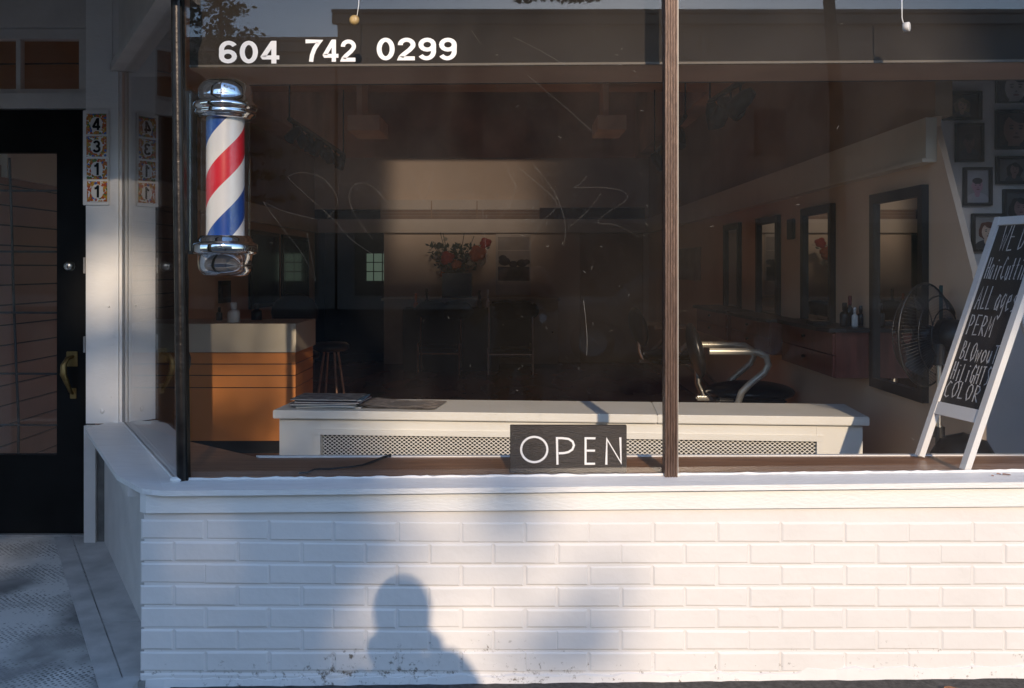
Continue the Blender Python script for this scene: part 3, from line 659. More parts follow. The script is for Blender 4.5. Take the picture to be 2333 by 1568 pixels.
# ------------------------------------------------------------------ sandwich board
Lf = Vector((X(2096,3.40),3.40,.606)); Rf = Vector((X(2199,3.165),3.165,.606)); up = Vector((.283,0,.84)).normalized()
wdir = (Rf-Lf); bw_ = wdir.length; wdir.normalize(); nrm = wdir.cross(up).normalized()
if nrm.x > 0: nrm = -nrm
ab = empty('sandwich_board', (Lf+Rf)/2, 'white framed chalkboard easel listing haircut services standing on window sill', 'chalkboard')
MP = lambda s, t, d=0: Lf+wdir*s+up*t+nrm*d
def bar(s0, s1, t0, t1, d0, d1, name, mt=boardw):
    m = MB(); vs = [MP(s,t,d) for d in (d0,d1) for s, t in ((s0,t0),(s1,t0),(s1,t1),(s0,t1))]
    m.mesh(vs, [(0,1,2,3),(4,7,6,5),(0,4,5,1),(1,5,6,2),(2,6,7,3),(3,7,4,0)]); return m.build(name, mt, ab)
TB = (Z(915,3.40)-.606)/up.z; TT = (Z(497,3.40)-.606)/up.z
bar(-.012,.014,0,TT,-.010,.012,'stile'); bar(bw_-.014,bw_+.014,0,TT,-.010,.012,'stile')
bar(.0145,bw_-.0145,TB-.044,TB,-.008,.010,'rail'); bar(.0145,bw_-.0145,TT-.030,TT-.0003,-.008,.010,'rail')
bar(.0145,bw_-.0145,TB+.0003,TT-.0303,-.004,.003,'slate',slate)
# rear legs
rl = MB()
for s in (0, bw_):
    a = MP(s, TT-.05, -.014); b = Vector((a.x+.21, a.y, .606))
    rl.tube([a, b], .011, 4)
rl.build('rear_leg', boardw, ab)
STK = {
 'W':[[(0,1),(.2,0),(.5,.6),(.7,0),(1,1)]],'E':[[(.9,1),(.1,1),(.1,0),(.9,.02)],[(.1,.52),(.75,.52)]],
 'D':[[(.1,0),(.1,1),(.6,.9),(.9,.5),(.6,.1),(.1,0)]],'O':[[(.5,1),(.15,.8),(.08,.4),(.4,0),(.8,.15),(.95,.6),(.8,.9),(.5,1)]],
 'o':[[(.5,.68),(.15,.5),(.12,.2),(.4,0),(.8,.12),(.88,.5),(.5,.68)]],
 'H':[[(.1,1),(.1,0)],[(.85,1),(.85,0)],[(.1,.5),(.85,.52)]],'a':[[(.85,.6),(.5,.68),(.15,.4),(.25,.05),(.6,.05),(.85,.4),(.87,.65),(.87,0)]],
 'i':[[(.5,.65),(.5,0)],[(.5,.85),(.5,.92)]],'r':[[(.2,.65),(.2,0)],[(.2,.4),(.5,.62),(.8,.6)]],'c':[[(.85,.6),(.5,.7),(.15,.4),(.3,.05),(.85,.08)]],
 'C':[[(.9,.9),(.5,1),(.12,.6),(.2,.12),(.6,0),(.95,.12)]],'u':[[(.15,.65),(.18,.15),(.5,0),(.8,.2),(.82,.65)],[(.82,.4),(.86,0)]],
 't':[[(.45,1),(.45,.05),(.75,.03)],[(.15,.66),(.8,.68)]],'n':[[(.15,.65),(.15,0)],[(.15,.4),(.5,.68),(.8,.5),(.82,0)]],
 'g':[[(.8,.6),(.45,.68),(.15,.42),(.35,.1),(.75,.25),(.82,.65),(.8,-.2),(.5,-.4),(.2,-.25)]],'A':[[(.0,0),(.5,1),(.9,0)],[(.2,.4),(.75,.42)]],
 'L':[[(.15,1),(.12,0),(.85,.02)]],'l':[[(.5,1),(.5,0)]],'e':[[(.2,.35),(.8,.42),(.65,.66),(.3,.6),(.12,.3),(.4,0),(.85,.1)]],
 's':[[(.8,.6),(.4,.68),(.2,.5),(.7,.3),(.75,.08),(.2,.0)]],'P':[[(.15,0),(.15,1),(.6,.97),(.85,.75),(.6,.5),(.15,.45)]],
 'R':[[(.15,0),(.15,1),(.6,.97),(.85,.75),(.6,.52),(.15,.48),(.9,0)]],'M':[[(.05,0),(.15,1),(.5,.35),(.85,1),(.97,0)]],
 'B':[[(.15,0),(.15,1),(.6,.95),(.7,.7),(.2,.52),(.8,.4),(.85,.15),(.5,0),(.15,0)]],'w':[[(.05,.65),(.25,0),(.5,.5),(.72,0),(.95,.68)]],
 'T':[[(.5,1),(.5,0)],[(.05,.98),(.95,1)]],'S':[[(.85,.9),(.5,1),(.2,.8),(.75,.4),(.7,.1),(.2,.0)]],'G':[[(.9,.85),(.5,1),(.12,.6),(.25,.1),(.7,.0),(.88,.4),(.55,.42)]]}
ln = [('WE DO',.045,.205,.60,.105),('HairCutting',.018,.235,.485,.085),('ALL ages',.022,.222,.365,.090),('PERM',.020,.150,.262,.078),('BLOwouT',.028,.216,.163,.070),('HiLiGHTS',.018,.212,.080,.070),('COLOR',.012,.195,.012,.062)]
ln_scale = (TT-TB-.03)/.715
for word, s0, s1, t, hh in ln:
    mb = MB(); n = len(word.replace(' ', ''))+.5*word.count(' '); st = (s1-s0)/n; s = s0+.008
    for ch in word:
        if ch == ' ': s += st*.5; continue
        jx, jy = rnd.uniform(-.001,.001), rnd.uniform(-.003,.003)
        for qi, stp in enumerate(STK[ch]):
            mb.ribbon([(s+jx+x*st*.78, TB+.012+(t+jy+y*hh)*ln_scale) for x, y in stp], .0040, Lf+nrm*(.0033+.0002*qi), wdir, up, nrm, .0004)
        s += st
    mb.build('chalk_word', chalk, ab)

# ------------------------------------------------------------------ reception desk
YK = 6.27; fz_ = ZF
dk = empty('reception_desk', (X(400,YK),YK,fz_), 'orange laminate reception desk with cream counter band and dark grooves', 'desk')
dx0, dx1, dd = X(107,YK), X(675,YK), .62
zt_, zb_b = Z(738,YK), Z(803,YK)
MB().box((dx0-.02,YK,zb_b),(dx1,YK+dd,zt_)).build('counter_band', cream, dk)
ob = MB(); e1 = X(672,YK); z_ = [Z(y,YK) for y in (804,829.5,831.5,855.5,857.5,883.5,885.5,1006)]
for a, b in ((0,1),(2,3),(4,5),(6,7)): ob.box((dx0+.02,YK+.022,z_[b]),(e1,YK+dd-.05,z_[a]-.0005))
ob.build('front_panel', orange, dk)
MB().box((dx0+.03,YK+.03,z_[7]),(e1-.008,YK+dd-.06,z_[0])).build('groove', plastic, dk)
MB().box((dx0+.06,YK+.06,fz_),(e1-.03,YK+dd-.08,z_[7]-.001)).build('plinth', plastic, dk)
def bottle(px, py0, py1, Y, wpx, name, m, label, cat='bottle', group=None, capm=None, square=False, zb=None):
    a = at(px, py1, Y); z0 = zb if zb is not None else a.z; h = Z(py0,Y)-z0; r = wpx*Y/F/2
    t = empty(name, (a.x,Y,z0), label, cat, group)
    MB().lathe([(0,0),(r*.95,0),(r,h*.03),(r,h*.50),(r*.85,h*.58),(r*.42,h*.64),(r*.40,h*.68),(0,h*.68)], (a.x,Y,z0), 20).build('body', m, t)
    MB().lathe([(0,h*.682),(r*.5,h*.682),(r*.52,h*.95),(r*.4,h),(0,h)], (a.x,Y,z0), 16).build('cap', capm or m, t)
    return t
bottle(533,689,737,YK+.15,28,'hand_gel_bottle',whitep,'squat white bottle standing alone on the orange reception desk',zb=zt_+.001)
# ------------------------------------------------------------------ radiator cover
ra = math.atan2(4.055-4.254, 1.482+1.04); rc = empty('radiator_cover', (-1.04,4.254,ZF), 'long white radiator cover with perforated metal grille behind the window sill', 'radiator cover')
RM = T(-1.04,4.254,0) @ rotz(ra); rl_ = math.hypot(2.522,.199); rt = .64
m = MB(); m.box((0,0,rt-.036),(rl_*.655,.40,rt),RM,bev=.003); m.box((rl_*.655+.001,0,rt-.036),(rl_,.40,rt),RM,bev=.003); m.build('top_board', rad, rc)
b0, b1 = .022, rl_-.022; g0_, g1_ = .205, rl_-.21; gz0, gz1 = ZF+.12, .532
m = MB()
m.box((b0,.025,ZF),(g0_,.05,rt-.037),RM); m.box((g1_,.025,ZF),(b1,.05,rt-.037),RM); m.box((g0_+.0005,.025,gz1),(g1_-.0005,.05,rt-.037),RM); m.box((g0_+.0005,.025,ZF),(g1_-.0005,.05,gz0),RM)
m.box((b0,.0505,ZF),(b0+.02,.39,rt-.037),RM); m.box((b1-.02,.0505,ZF),(b1,.39,rt-.037),RM); m.box((b0,.391,ZF),(b1,.40,rt-.037),RM)
m.build('casing', rad, rc)
m = MB()
m.box((g0_-.028,.018,gz1+.001),(g1_+.028,.0245,gz1+.025),RM); m.box((g0_-.028,.018,ZF+.1),(g0_,.0245,gz1+.0005),RM); m.box((g1_,.018,ZF+.1),(g1_+.028,.0245,gz1+.0005),RM)
m.build('frame_moulding', rad, rc)
gm = mat('grille_metal', (.72,.70,.64), .4, vary=.03)
n = gm.node_tree; L = n.links.new; P_ = [x for x in n.nodes if x.type == 'BSDF_PRINCIPLED'][0]; OUT = [x for x in n.nodes if x.type == 'OUTPUT_MATERIAL'][0]
# perforations: staggered holes
tc = n.nodes.new('ShaderNodeTexCoord'); mp = n.nodes.new('ShaderNodeMapping'); mp.inputs['Rotation'].default_value = (0,0,-ra); L(tc.outputs['Object'], mp.inputs[0])
sp_ = n.nodes.new('ShaderNodeSeparateXYZ'); L(mp.outputs[0], sp_.inputs[0])
def mth(op, a, b=None, c=None):
    q = n.nodes.new('ShaderNodeMath'); q.operation = op
    for i, v in enumerate((a, b, c)):
        if v is None: continue
        if isinstance(v, (int, float)): q.inputs[i].default_value = v
        else: L(v, q.inputs[i])
    return q.outputs[0]
def holes(ox, oz):
    fx = mth('ABSOLUTE', mth('SUBTRACT', mth('FRACT', mth('ADD', mth('DIVIDE', sp_.outputs[0], .0205), ox)), .5))
    fz2 = mth('ABSOLUTE', mth('SUBTRACT', mth('FRACT', mth('ADD', mth('DIVIDE', sp_.outputs[2], .0155), oz)), .5))
    return mth('SUBTRACT', .40, mth('ADD', mth('MULTIPLY', fx, 1.0), mth('MULTIPLY', mth('MULTIPLY', fz2, fz2), 3.2)))
hmax = mth('MAXIMUM', mth('MULTIPLY', mth('GREATER_THAN', holes(0,0), .08), 1), mth('MULTIPLY', mth('GREATER_THAN', holes(.5,.5), .08), 1))
trn = n.nodes.new('ShaderNodeBsdfTransparent'); mxs = n.nodes.new('ShaderNodeMixShader'); L(hmax, mxs.inputs[0]); L(P_.outputs[0], mxs.inputs[1]); L(trn.outputs[0], mxs.inputs[2]); L(mxs.outputs[0], OUT.inputs[0])
MB().box((g0_+.001,.034,gz0),(g1_-.001,.0352,gz1),RM).build('grille', gm, rc)
MB().box((g0_+.002,.06,gz0),(g1_-.002,.065,gz1),RM).build('dark_interior', plastic, rc)
# magazines
mc = [mat('cover_grey', (.28,.27,.26), .35, vary=.5, vscale=25, c2=(.06,.055,.06)), mat('cover_blue', (.10,.19,.27), .35, vary=.5, vscale=20), mat('cover_dark', (.05,.05,.06), .35, vary=.6, vscale=25, c2=(.20,.05,.06)), mat('newsprint', (.34,.29,.24), .8, vary=.3, vscale=35, c2=(.13,.11,.10))]
paper = mat('paper_edge', (.62,.60,.56), .7)
mlab = ['bottom magazine of the fanned stack on the radiator cover','blue covered magazine second from bottom of the stack','grey covered magazine third from bottom of the stack','dark covered magazine in the middle of the stack','pale grey magazine just under the top of the stack','topmost dark magazine of the stack on the radiator cover']
zc_ = rt+.001
for i in range(6):
    c = Vector((.20+rnd.uniform(-.02,.03), .17+rnd.uniform(-.015,.02), 0)); M_ = RM @ T(c.x,c.y,zc_) @ rotz(rnd.uniform(-.12,.12)+.03)
    t = empty('magazine', RM @ Vector((c.x,c.y,zc_)), mlab[i], 'magazine', 'magazines on the radiator cover')
    h_ = .0045+rnd.uniform(0,.003)
    MB().box((-.145,-.105,.0012),(.145,.105,h_-.0012),M_).build('pages', paper, t)
    MB().box((-.147,-.107,0),(.147,.107,.001),M_).box((-.147,-.107,h_-.0008),(.147,.107,h_),M_,).build('cover', mc[[0,1,0,2,1,0][i]], t)
    zc_ += h_+.0012
t = empty('newspaper', RM @ Vector((.5,.2,rt)), 'folded newspaper lying beside the magazine stack on the radiator cover', 'newspaper')
nm = MB()
for l in range(4):
    M_ = RM @ T(.51+l*.004,.19+l*.003,rt+.001+l*.0016) @ rotz(-.10+l*.012); vs = []; nx = 16
    for i in range(nx+1):
        x = -.19+.38*i/nx; z = .010*math.exp(-((x+.14)/.05)**2)+.0015*math.sin(i*.9+l)+.002
        for y in (-.12,.12): vs.append(M_ @ Vector((x,y,z)))
    nm.mesh(vs, [(2*i,2*i+2,2*i+3,2*i+1) for i in range(nx)], True)
nm.build('sheet', mc[3], t)
MB().box((-.03,-.06,.0095),(.12,.07,.0100), RM @ T(.512,.19,rt) @ rotz(-.08)).build('printed_picture', mat('print_grey', (.10,.09,.085), .7, vary=.7, vscale=30, c2=(.22,.20,.18)), t)

# ------------------------------------------------------------------ mirrors and stations on the right wall
def ywall(px): return XR*F/(px-1167)
def wall_mirror(pfar, pnear, zt, zb, label):
    ya, yb = ywall(pfar), ywall(pnear); t = empty('wall_mirror', (XR,(ya+yb)/2,zb), label, 'mirror', 'black framed mirrors along the right wall')
    f = .045; m = MB(); m.box((XR-.03,yb,zb),(XR-.001,yb+f,zt)); m.box((XR-.03,ya-f,zb),(XR-.001,ya,zt)); m.box((XR-.03,yb+f+.0002,zb),(XR-.001,ya-f-.0002,zb+f)); m.box((XR-.03,yb+f+.0002,zt-f),(XR-.001,ya-f-.0002,zt)); m.build('frame', darkframe, t)
    MB().box((XR-.012,yb+f-.002,zb+f-.002),(XR-.006,ya-f+.002,zt-f+.002)).build('mirror_glass', mirror, t)
wall_mirror(1995,2117,1.605,.697,'nearest large black framed mirror, beside the standing fan')
wall_mirror(1835,1905,1.605,.693,'black framed mirror behind the bottles on the nearest red cabinet')
wall_mirror(1731,1780,1.60,.70,'narrow looking black framed mirror right of the small wall plaque\'s far side')
wall_mirror(1656,1690.7,1.60,.70,'farthest black framed mirror on the right wall')
def station(pfar, ynear, zt, zb, dep, label):
    yf = max(ywall(pfar) if pfar else ynear+.5, ynear+.35); t = empty('styling_cabinet', (XR-dep,ynear,zb), label, 'cabinet', 'red wood cabinets mounted below the mirrors')
    xf = XR-.031
    MB().prism([(xf,ynear),(XR-dep,ynear),(XR-dep-.0,yf),(xf,yf)], zt-.02, zb).build('cabinet_body', redwood, t)
    mid = (zt+zb)/2-.01
    for a, b in ((zb+.006,mid-.003),(mid+.003,zt-.026)):
        dw = MB().box((XR-dep-.012,ynear+.006,a),(XR-dep-.0005,yf-.006,b)).build('drawer', redwood, t)
        MB().ball((XR-dep-.022,(ynear+yf)/2,(a+b)/2+.01), (.011,.014,.009), 10, 6).build('knob', plastic, dw)
    pts = [(xf,ynear-.02),(XR-dep+.04,ynear-.03),(XR-dep-.03,ynear+.0),(XR-dep-.06,ynear+.10),(XR-dep-.06,yf-.08),(XR-dep-.01,yf+.02),(xf,yf+.02)]
    MB().prism(pts, zt, zt-.0195).build('worktop', plastic, t)
station(1862,4.66,Z(747,4.70),Z(862,4.66),.19,'nearest red wood drawer cabinet, with bottles on its black top')
station(1731,5.82,Z(727,5.82),Z(809,5.82),.19,'second red wood cabinet from the front, under the narrow mirror')
station(1650,6.90,Z(708,6.90),Z(777,6.90),.21,'farthest red wood cabinet, low on the dark right wall')
bz = Z(747,4.70)+.001
glas = mat('smoky_bottle', (.05,.055,.06), .12, coat=.4); redb = mat('red_bottle', (.22,.03,.03), .25)
bottle(1925,690,747,4.80,22,'bottle',plastic,'black spray bottle left of the bottles on the nearest cabinet',group='bottles on the nearest cabinet',zb=bz)
bottle(1937,674,747,4.86,16,'bottle',glas,'tallest dark bottle with a red cap on the nearest cabinet',group='bottles on the nearest cabinet',capm=redb,zb=bz)
bottle(1948,700,747,4.78,14,'bottle',whitep,'slim pale bottle among dark ones on the nearest cabinet',group='bottles on the nearest cabinet',zb=bz)
bottle(1962,697,747,4.84,18,'bottle',glas,'rightmost smoky bottle on the nearest cabinet',group='bottles on the nearest cabinet',zb=bz)
ds = empty('folded_towel', (XR-.12,4.9,bz), 'small dark cloth lying beside the bottles on the nearest cabinet', 'towel'); 
MB().box((1.50,4.88,bz),(1.60,5.0,bz+.02),bev=.006).build('cloth', leather, ds)
pq = empty('wall_plaque', (XR,6.04,1.42), 'small dark plaque on wall between two mirrors', 'plaque')
MB().box((XR-.02,ywall(1813),Z(545,6.0)),(XR-.001,ywall(1800),Z(499,6.0)),bev=.003).build('plate', darkframe, pq)
MB().box((XR-.0215,ywall(1811),Z(541,6.0)),(XR-.0202,ywall(1802),Z(503,6.0))).build('panel', mat('plaque_dark', (.05,.045,.04), .5), pq)
ps = empty('wall_poster', (XR,9.5,1.2), 'pale unframed poster high on the dark far end of right wall', 'poster')
MB().box((XR-.006,8.95,1.14),(XR-.001,10.15,1.45)).build('sheet', mat('poster_paper', (.34,.30,.27), .7, vary=.2), ps)

# ------------------------------------------------------------------ barber chairs
creamarm = mat('pale_enamel', (.70,.66,.56), .3, metal=.25, vary=.05)
def barber_chair(c, ang, label, base=True):
    t = empty('barber_chair', (c[0],c[1],ZF), label, 'barber chair', 'black barber chairs facing the right wall'); M_ = T(c[0],c[1],ZF) @ rotz(ang)
    # local +x is the front of the chair
    v = lambda *p: M_ @ Vector(p)
    m = MB(); m.ball(v(.02,0,.455), (.27,.245,.062), 24, 10, M_.to_3x3().to_4x4()); m.box((-.2,-.22,.40),(.2,.22,.44),M_,bev=.015); m.build('seat', leather, t)
    m = MB(); R = (M_.to_3x3().to_4x4() @ Matrix.Rotation(-.22,4,'Y')); m.ball(v(-.30,0,.70), (.045,.18,.17), 20, 12, R); m.build('backrest', leather, t)
    m = MB(); m.box((-.30,-.03,.40),(-.18,.03,.43),M_,bev=.008); m.tube([v(-.25,0,.42),v(-.285,0,.50),v(-.29,0,.62)], .02, 10); m.build('back_bracket', satin, t)
    for s in (-1,1):
        y = s*.245
        MB().tube([v(-.25,y,.715),v(-.04,y,.715),v(.03,y,.71),v(.075,y,.685),v(.088,y,.64),v(.065,y,.595),v(-.02,y,.525),v(-.065,y,.48),v(-.085,y,.42),v(-.085,y*.7,.395)], .020, 12).build('armrest', creamarm, t)
    MB().lathe([(.0,0),(.27,0),(.27,.015),(.22,.03),(.06,.05),(.05,.05),(.05,.2),(.035,.2),(.035,.40),(0,.40)], (c[0],c[1],ZF), 28).build('pedestal', chrome, t)
    m = MB(); m.tube([v(.2,-.14,.36),v(.42,-.14,.16),v(.46,-.14,.14)], .011, 8); m.tube([v(.2,.14,.36),v(.42,.14,.16),v(.46,.14,.14)], .011, 8); m.box((.40,-.16,.12),(.52,.16,.145),M_,bev=.008); m.build('footrest', satin, t)
    return t
barber_chair((X(1700,5.9),5.9), -.07, 'nearest black barber chair with pale bent tube armrests behind the radiator cover')
barber_chair((X(1530,8.3),8.3), .25, 'dark barber chair farther back in the room, behind the brown mullion')
# ------------------------------------------------------------------ salon chairs at the back
def tube_chair(pl, pr, ptop, pseat, pbot, Y, frame_m, label, arms=False, roundtop=False):
    x0, x1 = X(pl,Y), X(pr,Y); z = lambda p: max(Z(p,Y), ZF+.004)
    t = empty('salon_chair', ((x0+x1)/2,Y,ZF), label, 'chair', 'black waiting chairs at the back of the salon')
    for xs_ in (x0,x1):
        MB().tube([(xs_,Y+.35,z(ptop)),(xs_,Y+.30,z(pseat)),(xs_,Y,z(pseat)+.02),(xs_,Y-.02,z(pseat)),(xs_,Y-.02,z(pbot))], .011, 8).build('side_frame', frame_m, t)
        MB().tube([(xs_,Y+.32,z(pseat)),(xs_,Y+.42,ZF+.004)], .011, 8).build('rear_leg', frame_m, t)
    MB().tube([(x0,Y-.02,z(pbot-50)),(x1,Y-.02,z(pbot-50))], .009, 8).build('stretcher', frame_m, t)
    MB().box((x0+.01,Y-.02,z(pseat)-.07),(x1-.01,Y+.36,z(pseat)-.005),bev=.025).build('seat', cloth, t)
    m = MB(); m.box((x0-.01,Y+.33,z(pseat)+.02),(x1+.01,Y+.42,z(ptop)),bev=.04); m.build('backrest', cloth, t)
    return t
tube_chair(953,1047,705,788,856,10.9,satin_b:=mat('bronzed_tube', (.34,.20,.14), .35, metal=.6), 'black padded chair with thin brown frame, left of the pair at the back')
tube_chair(1113,1215,690,800,858,10.9,mat('bright_tube', (.85,.83,.78), .25, metal=.5),'black padded chair with bright chrome legs, right of the pair at the back')
bt = empty('shampoo_unit', (X(1040,11.4),11.4,ZF), 'black shampoo basin unit behind the two chairs at the back', 'washing unit')
m = MB(); m.box((X(922,11.5),11.30,ZF),(X(1140,11.5),11.55,Z(700,11.5)),bev=.02); m.build('cabinet', cloth, bt)
for px in (985,1040,1150,1190): MB().ball(at(px,708,11.3), (.20,.14,.12), 18, 10).build('basin', cloth, bt)
cz = Z(680,11.7)
cn = empty('back_counter', (X(1070,11.7),11.7,ZF), 'long pale counter with panelled cupboards along the back wall', 'counter')
cabm = mat('old_cream_paint', (.42,.36,.27), .6, vary=.08)
MB().box((X(875,11.7),11.70,ZF+.05),(X(1272,11.7),YBK-.001,cz-.03)).build('carcass', cabm, cn)
MB().box((X(870,11.7),11.66,cz-.029),(X(1276,11.7),YBK-.001,cz),bev=.003).build('worktop', cabm, cn)
for a, b in ((884,950),(955,1080),(1085,1205),(1210,1266)):
    d = MB().box((X(a,11.68),11.68,ZF+.10),(X(b,11.68),11.699,cz-.06)).build('cupboard_door', cabm, cn)
    MB().ball((X(b-6,11.66),11.67,cz-.4), .012, 8, 6).build('knob', plastic, d)
# flowers
fx = X(1037,12.0); vz = cz+.001
fl = empty('flower_vase', (fx,12.0,vz), 'dark square vase of red and orange flowers on the back counter', 'flowers')
MB().prism([(fx-.15,11.9),(fx+.21,11.9),(fx+.21,12.12),(fx-.15,12.12)], vz+.30, vz).build('vase', glas, fl)
leafm = mat('flower_leaf', (.05,.085,.04), .6, vary=.4); flm = mat('red_petal', (.50,.06,.035), .6, vary=.3); flo = mat('orange_petal', (.62,.17,.05), .6, vary=.3); flw = mat('pale_petal', (.45,.42,.30), .6)
lv = MB(); r2 = random.Random(11)
for _ in range(420):
    t_ = r2.random(); a = r2.uniform(0,2*PI); rr = r2.uniform(0,.22)*(.6+t_*.6); lean = r2.choice([-.16,0,.22])*t_
    c = Vector((fx+rr*math.cos(a)+lean, 12.0+rr*math.sin(a)*.5, vz+.20+t_*.45)); s = r2.uniform(.02,.045); M_ = Matrix.Rotation(r2.uniform(0,6),4,'X') @ rotz(r2.uniform(0,6))
    lv.face([c+M_ @ Vector(p) for p in ((-s,0,0),(0,-s*.45,0),(s,0,.01),(0,s*.45,0))])
for k in range(14):
    a = r2.uniform(-.3,.35); lv.tube([(fx,12.0,vz+.2),(fx+a*.5,12.0,vz+.45),(fx+a,12.0+r2.uniform(-.1,.1),vz+.62+r2.uniform(0,.18))], .004, 5)
lv.build('foliage', leafm, fl)
for px, py, mt, r in ((1088,578,flo,.12),(1106,554,flm,.08),(1040,603,flo,.075),(1019,588,flm,.10),(1045,640,flo,.05),(1072,600,flw,.045),(1002,560,leafm,.05),(1015,545,flw,.03),(1060,625,flw,.04),(1100,600,flw,.035),(1008,625,flo,.04)):
    m = MB(); c = at(px,py,11.95)
    for q in range(9):
        a = q*2.4; m.ball(c+Vector((math.cos(a)*r*.5, -.3*r, math.sin(a)*r*.5))*(.5+q/12) if False else c+Vector((math.cos(a)*r*.5*(.4+q/12), -.3*r, math.sin(a)*r*.5*(.4+q/12))), (r*.5,r*.35,r*.42), 8, 5)
    m.build('bloom', mt, fl)
# pale wall unit and dark strip high on the back wall
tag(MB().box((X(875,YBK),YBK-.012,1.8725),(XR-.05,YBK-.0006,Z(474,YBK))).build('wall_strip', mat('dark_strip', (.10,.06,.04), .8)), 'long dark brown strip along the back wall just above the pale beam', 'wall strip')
wu = empty('wall_unit', at(1047,500,YBK-.05), 'wide pale louvred wall unit standing on the beam high on back wall', 'air conditioner')
MB().box((X(866,12.3),YBK-.06,Z(478,12.3)),(X(1230,12.3),YBK-.0125,Z(455,12.3)),bev=.004).build('casing', cream, wu)
MB().box((X(866,12.3),YBK-.055,1.875),(X(1230,12.3),YBK-.0125,Z(478.5,12.3))).build('lower_grille', mat('tan_grille', (.30,.21,.14), .7), wu)
for px in (983,1087): MB().box((X(px,12.3)-.006,YBK-.0635,1.88),(X(px,12.3)+.006,YBK-.0605,Z(457,12.3))).build('seam', upwall, wu)
for py in (484,491): MB().box((X(870,12.3),YBK-.0575,Z(py+1,12.3)),(X(1226,12.3),YBK-.0555,Z(py,12.3))).build('louvre', cabm, wu)
# hanging calendar
Yc = YBK-.02
cal = empty('wall_scroll', at(1170,675,Yc), 'tall white wall hanging with three grey landscape pictures at the back', 'wall hanging')
MB().box((X(1130,Yc),Yc-.006,Z(672,Yc)),(X(1210,Yc),Yc+.01,Z(532,Yc))).build('sheet', mat('scroll_paper', (.60,.55,.46), .7), cal)
inkd = mat('ink_dark', (.02,.02,.022), .6, vary=.5, vscale=14, c2=(.06,.055,.05)); inkg = mat('ink_grey', (.22,.20,.17), .6, vary=.6, vscale=9, c2=(.42,.38,.32))
for a, b, mt in ((540,570,inkg),(572,604,inkg),(608,640,inkd)):
    pc_ = MB().box((X(1135,Yc),Yc-.008,Z(b,Yc)),(X(1207,Yc),Yc-.0062,Z(a,Yc))).build('picture', mt, cal)
    if a == 572:
        m = MB()
        for px, py, r in ((1150,596,13),(1146,588,9),(1190,600,12),(1200,597,8),(1170,603,10)): c = at(px,min(py,602),Yc-.009); m.ball((c.x,Yc-.0085,c.z-.0), (r*Yc/F,.0015,r*.75*Yc/F), 14, 8)
        m.build('painted_tree', inkd, pc_)
for i, (px, y0, mt, lb) in enumerate(((948,668,flo,'stout orange yellow bottle at left end of the back worktop'),(973,658,plastic,'dark pump bottle beside the yellow bottle at the back'),(1093,662,plastic,'dark pump bottle between the two back chairs'),(1112,660,whitep,'tall white bottle between the two back chairs'))):
    bottle(px, y0, 722, 11.4, 12 if i != 3 else 10, 'bottle', mt, lb, group='bottles at the back of the salon', zb=Z(722,11.5)+.001)
# tall pale cabinet at right of the back wall, door lines
bd = empty('back_door', (X(1390,YBK),YBK-.03,ZF), 'plain dim brown door in the back wall right of the counter', 'door')
MB().box((X(1322,YBK),YBK-.03,ZF),(X(1465,YBK),YBK-.001,1.69)).build('leaf', upwall, bd)
# window in the passage
pw_ = empty('passage_window', at(856,610,YBK+1.19), 'small gridded window glowing pale green in the dark back passage', 'window')
gl_ = bpy.data.materials.new('daylit_pane'); gl_.use_nodes = True; g_ = gl_.node_tree; b_ = [x for x in g_.nodes if x.type == 'BSDF_PRINCIPLED'][0]
b_.inputs['Base Color'].default_value = (.1,.15,.1,1); b_.inputs['Emission Color'].default_value = (.42,.60,.45,1); b_.inputs['Emission Strength'].default_value = .08
Yw = YBK+1.19
MB().box((X(836,Yw),Yw-.004,Z(640,Yw)),(X(890,Yw),Yw,Z(578,Yw))).build('pane', gl_, pw_)
m = MB()
for px in (834,852,872): m.box((X(px-1,Yw),Yw-.02,Z(642,Yw)),(X(px+1,Yw),Yw-.005,Z(576,Yw)))
for py in (577,598,619,641): m.box((X(834,Yw),Yw-.022,Z(py+1,Yw)),(X(892,Yw),Yw-.0205,Z(py-1,Yw)))
m.build('window_bars', black, pw_)

# ------------------------------------------------------------------ fan
fc = at(2110,763,3.78); bn = Vector((.62,-.78,.02)).normalized(); q = bn.to_track_quat('Z','Y').to_matrix().to_4x4()
FM = T(*fc) @ q
fan = empty('pedestal_fan', (fc.x+.03,fc.y-.04,ZF), 'black pedestal fan with round wire guard standing beside the chalkboard', 'fan')
m = MB(); Rf_ = .198
for i in range(84):
    a = 2*PI*i/84; pts = []
    for r, z in ((.055,.085),(.10,.075),(.15,.05),(Rf_*.985,.006)): pts.append(FM @ Vector((r*math.cos(a+r*1.2), r*math.sin(a+r*1.2), z)))
    m.tube(pts, .0011, 4)
    pts = []
    for r, z in ((.04,-.075),(.10,-.07),(.15,-.05),(Rf_*.985,-.006)): pts.append(FM @ Vector((r*math.cos(a), r*math.sin(a), z)))
    m.tube(pts, .0011, 4)
for r, z in ((Rf_,0),(.15,.052),(.10,.077),(.15,-.052),(.04,-.077)):
    m.tube([FM @ Vector((r*math.cos(a*PI/24), r*math.sin(a*PI/24), z)) for a in range(48)], .004 if r == Rf_ else .002, 6, closed=True)
m.build('wire_guard', mat('dark_wire', (.045,.045,.045), .35, metal=.6), fan)
for k_ in range(3):
    m = MB(); vs = []
    for i in range(7):
        r = .035+.13*i/6; w_ = .35+.55*math.sin(PI*min(1,i/5))
        for j in range(5):
            a = 2*PI*k_/3+w_*(j/4-.5)*1.6; vs.append(FM @ Vector((r*math.cos(a), r*math.sin(a), (j/4-.5)*.045)))
    m.mesh(vs, [(i*5+j,(i+1)*5+j,(i+1)*5+j+1,i*5+j+1) for i in range(6) for j in range(4)], True); m.build('blade', plastic, fan)
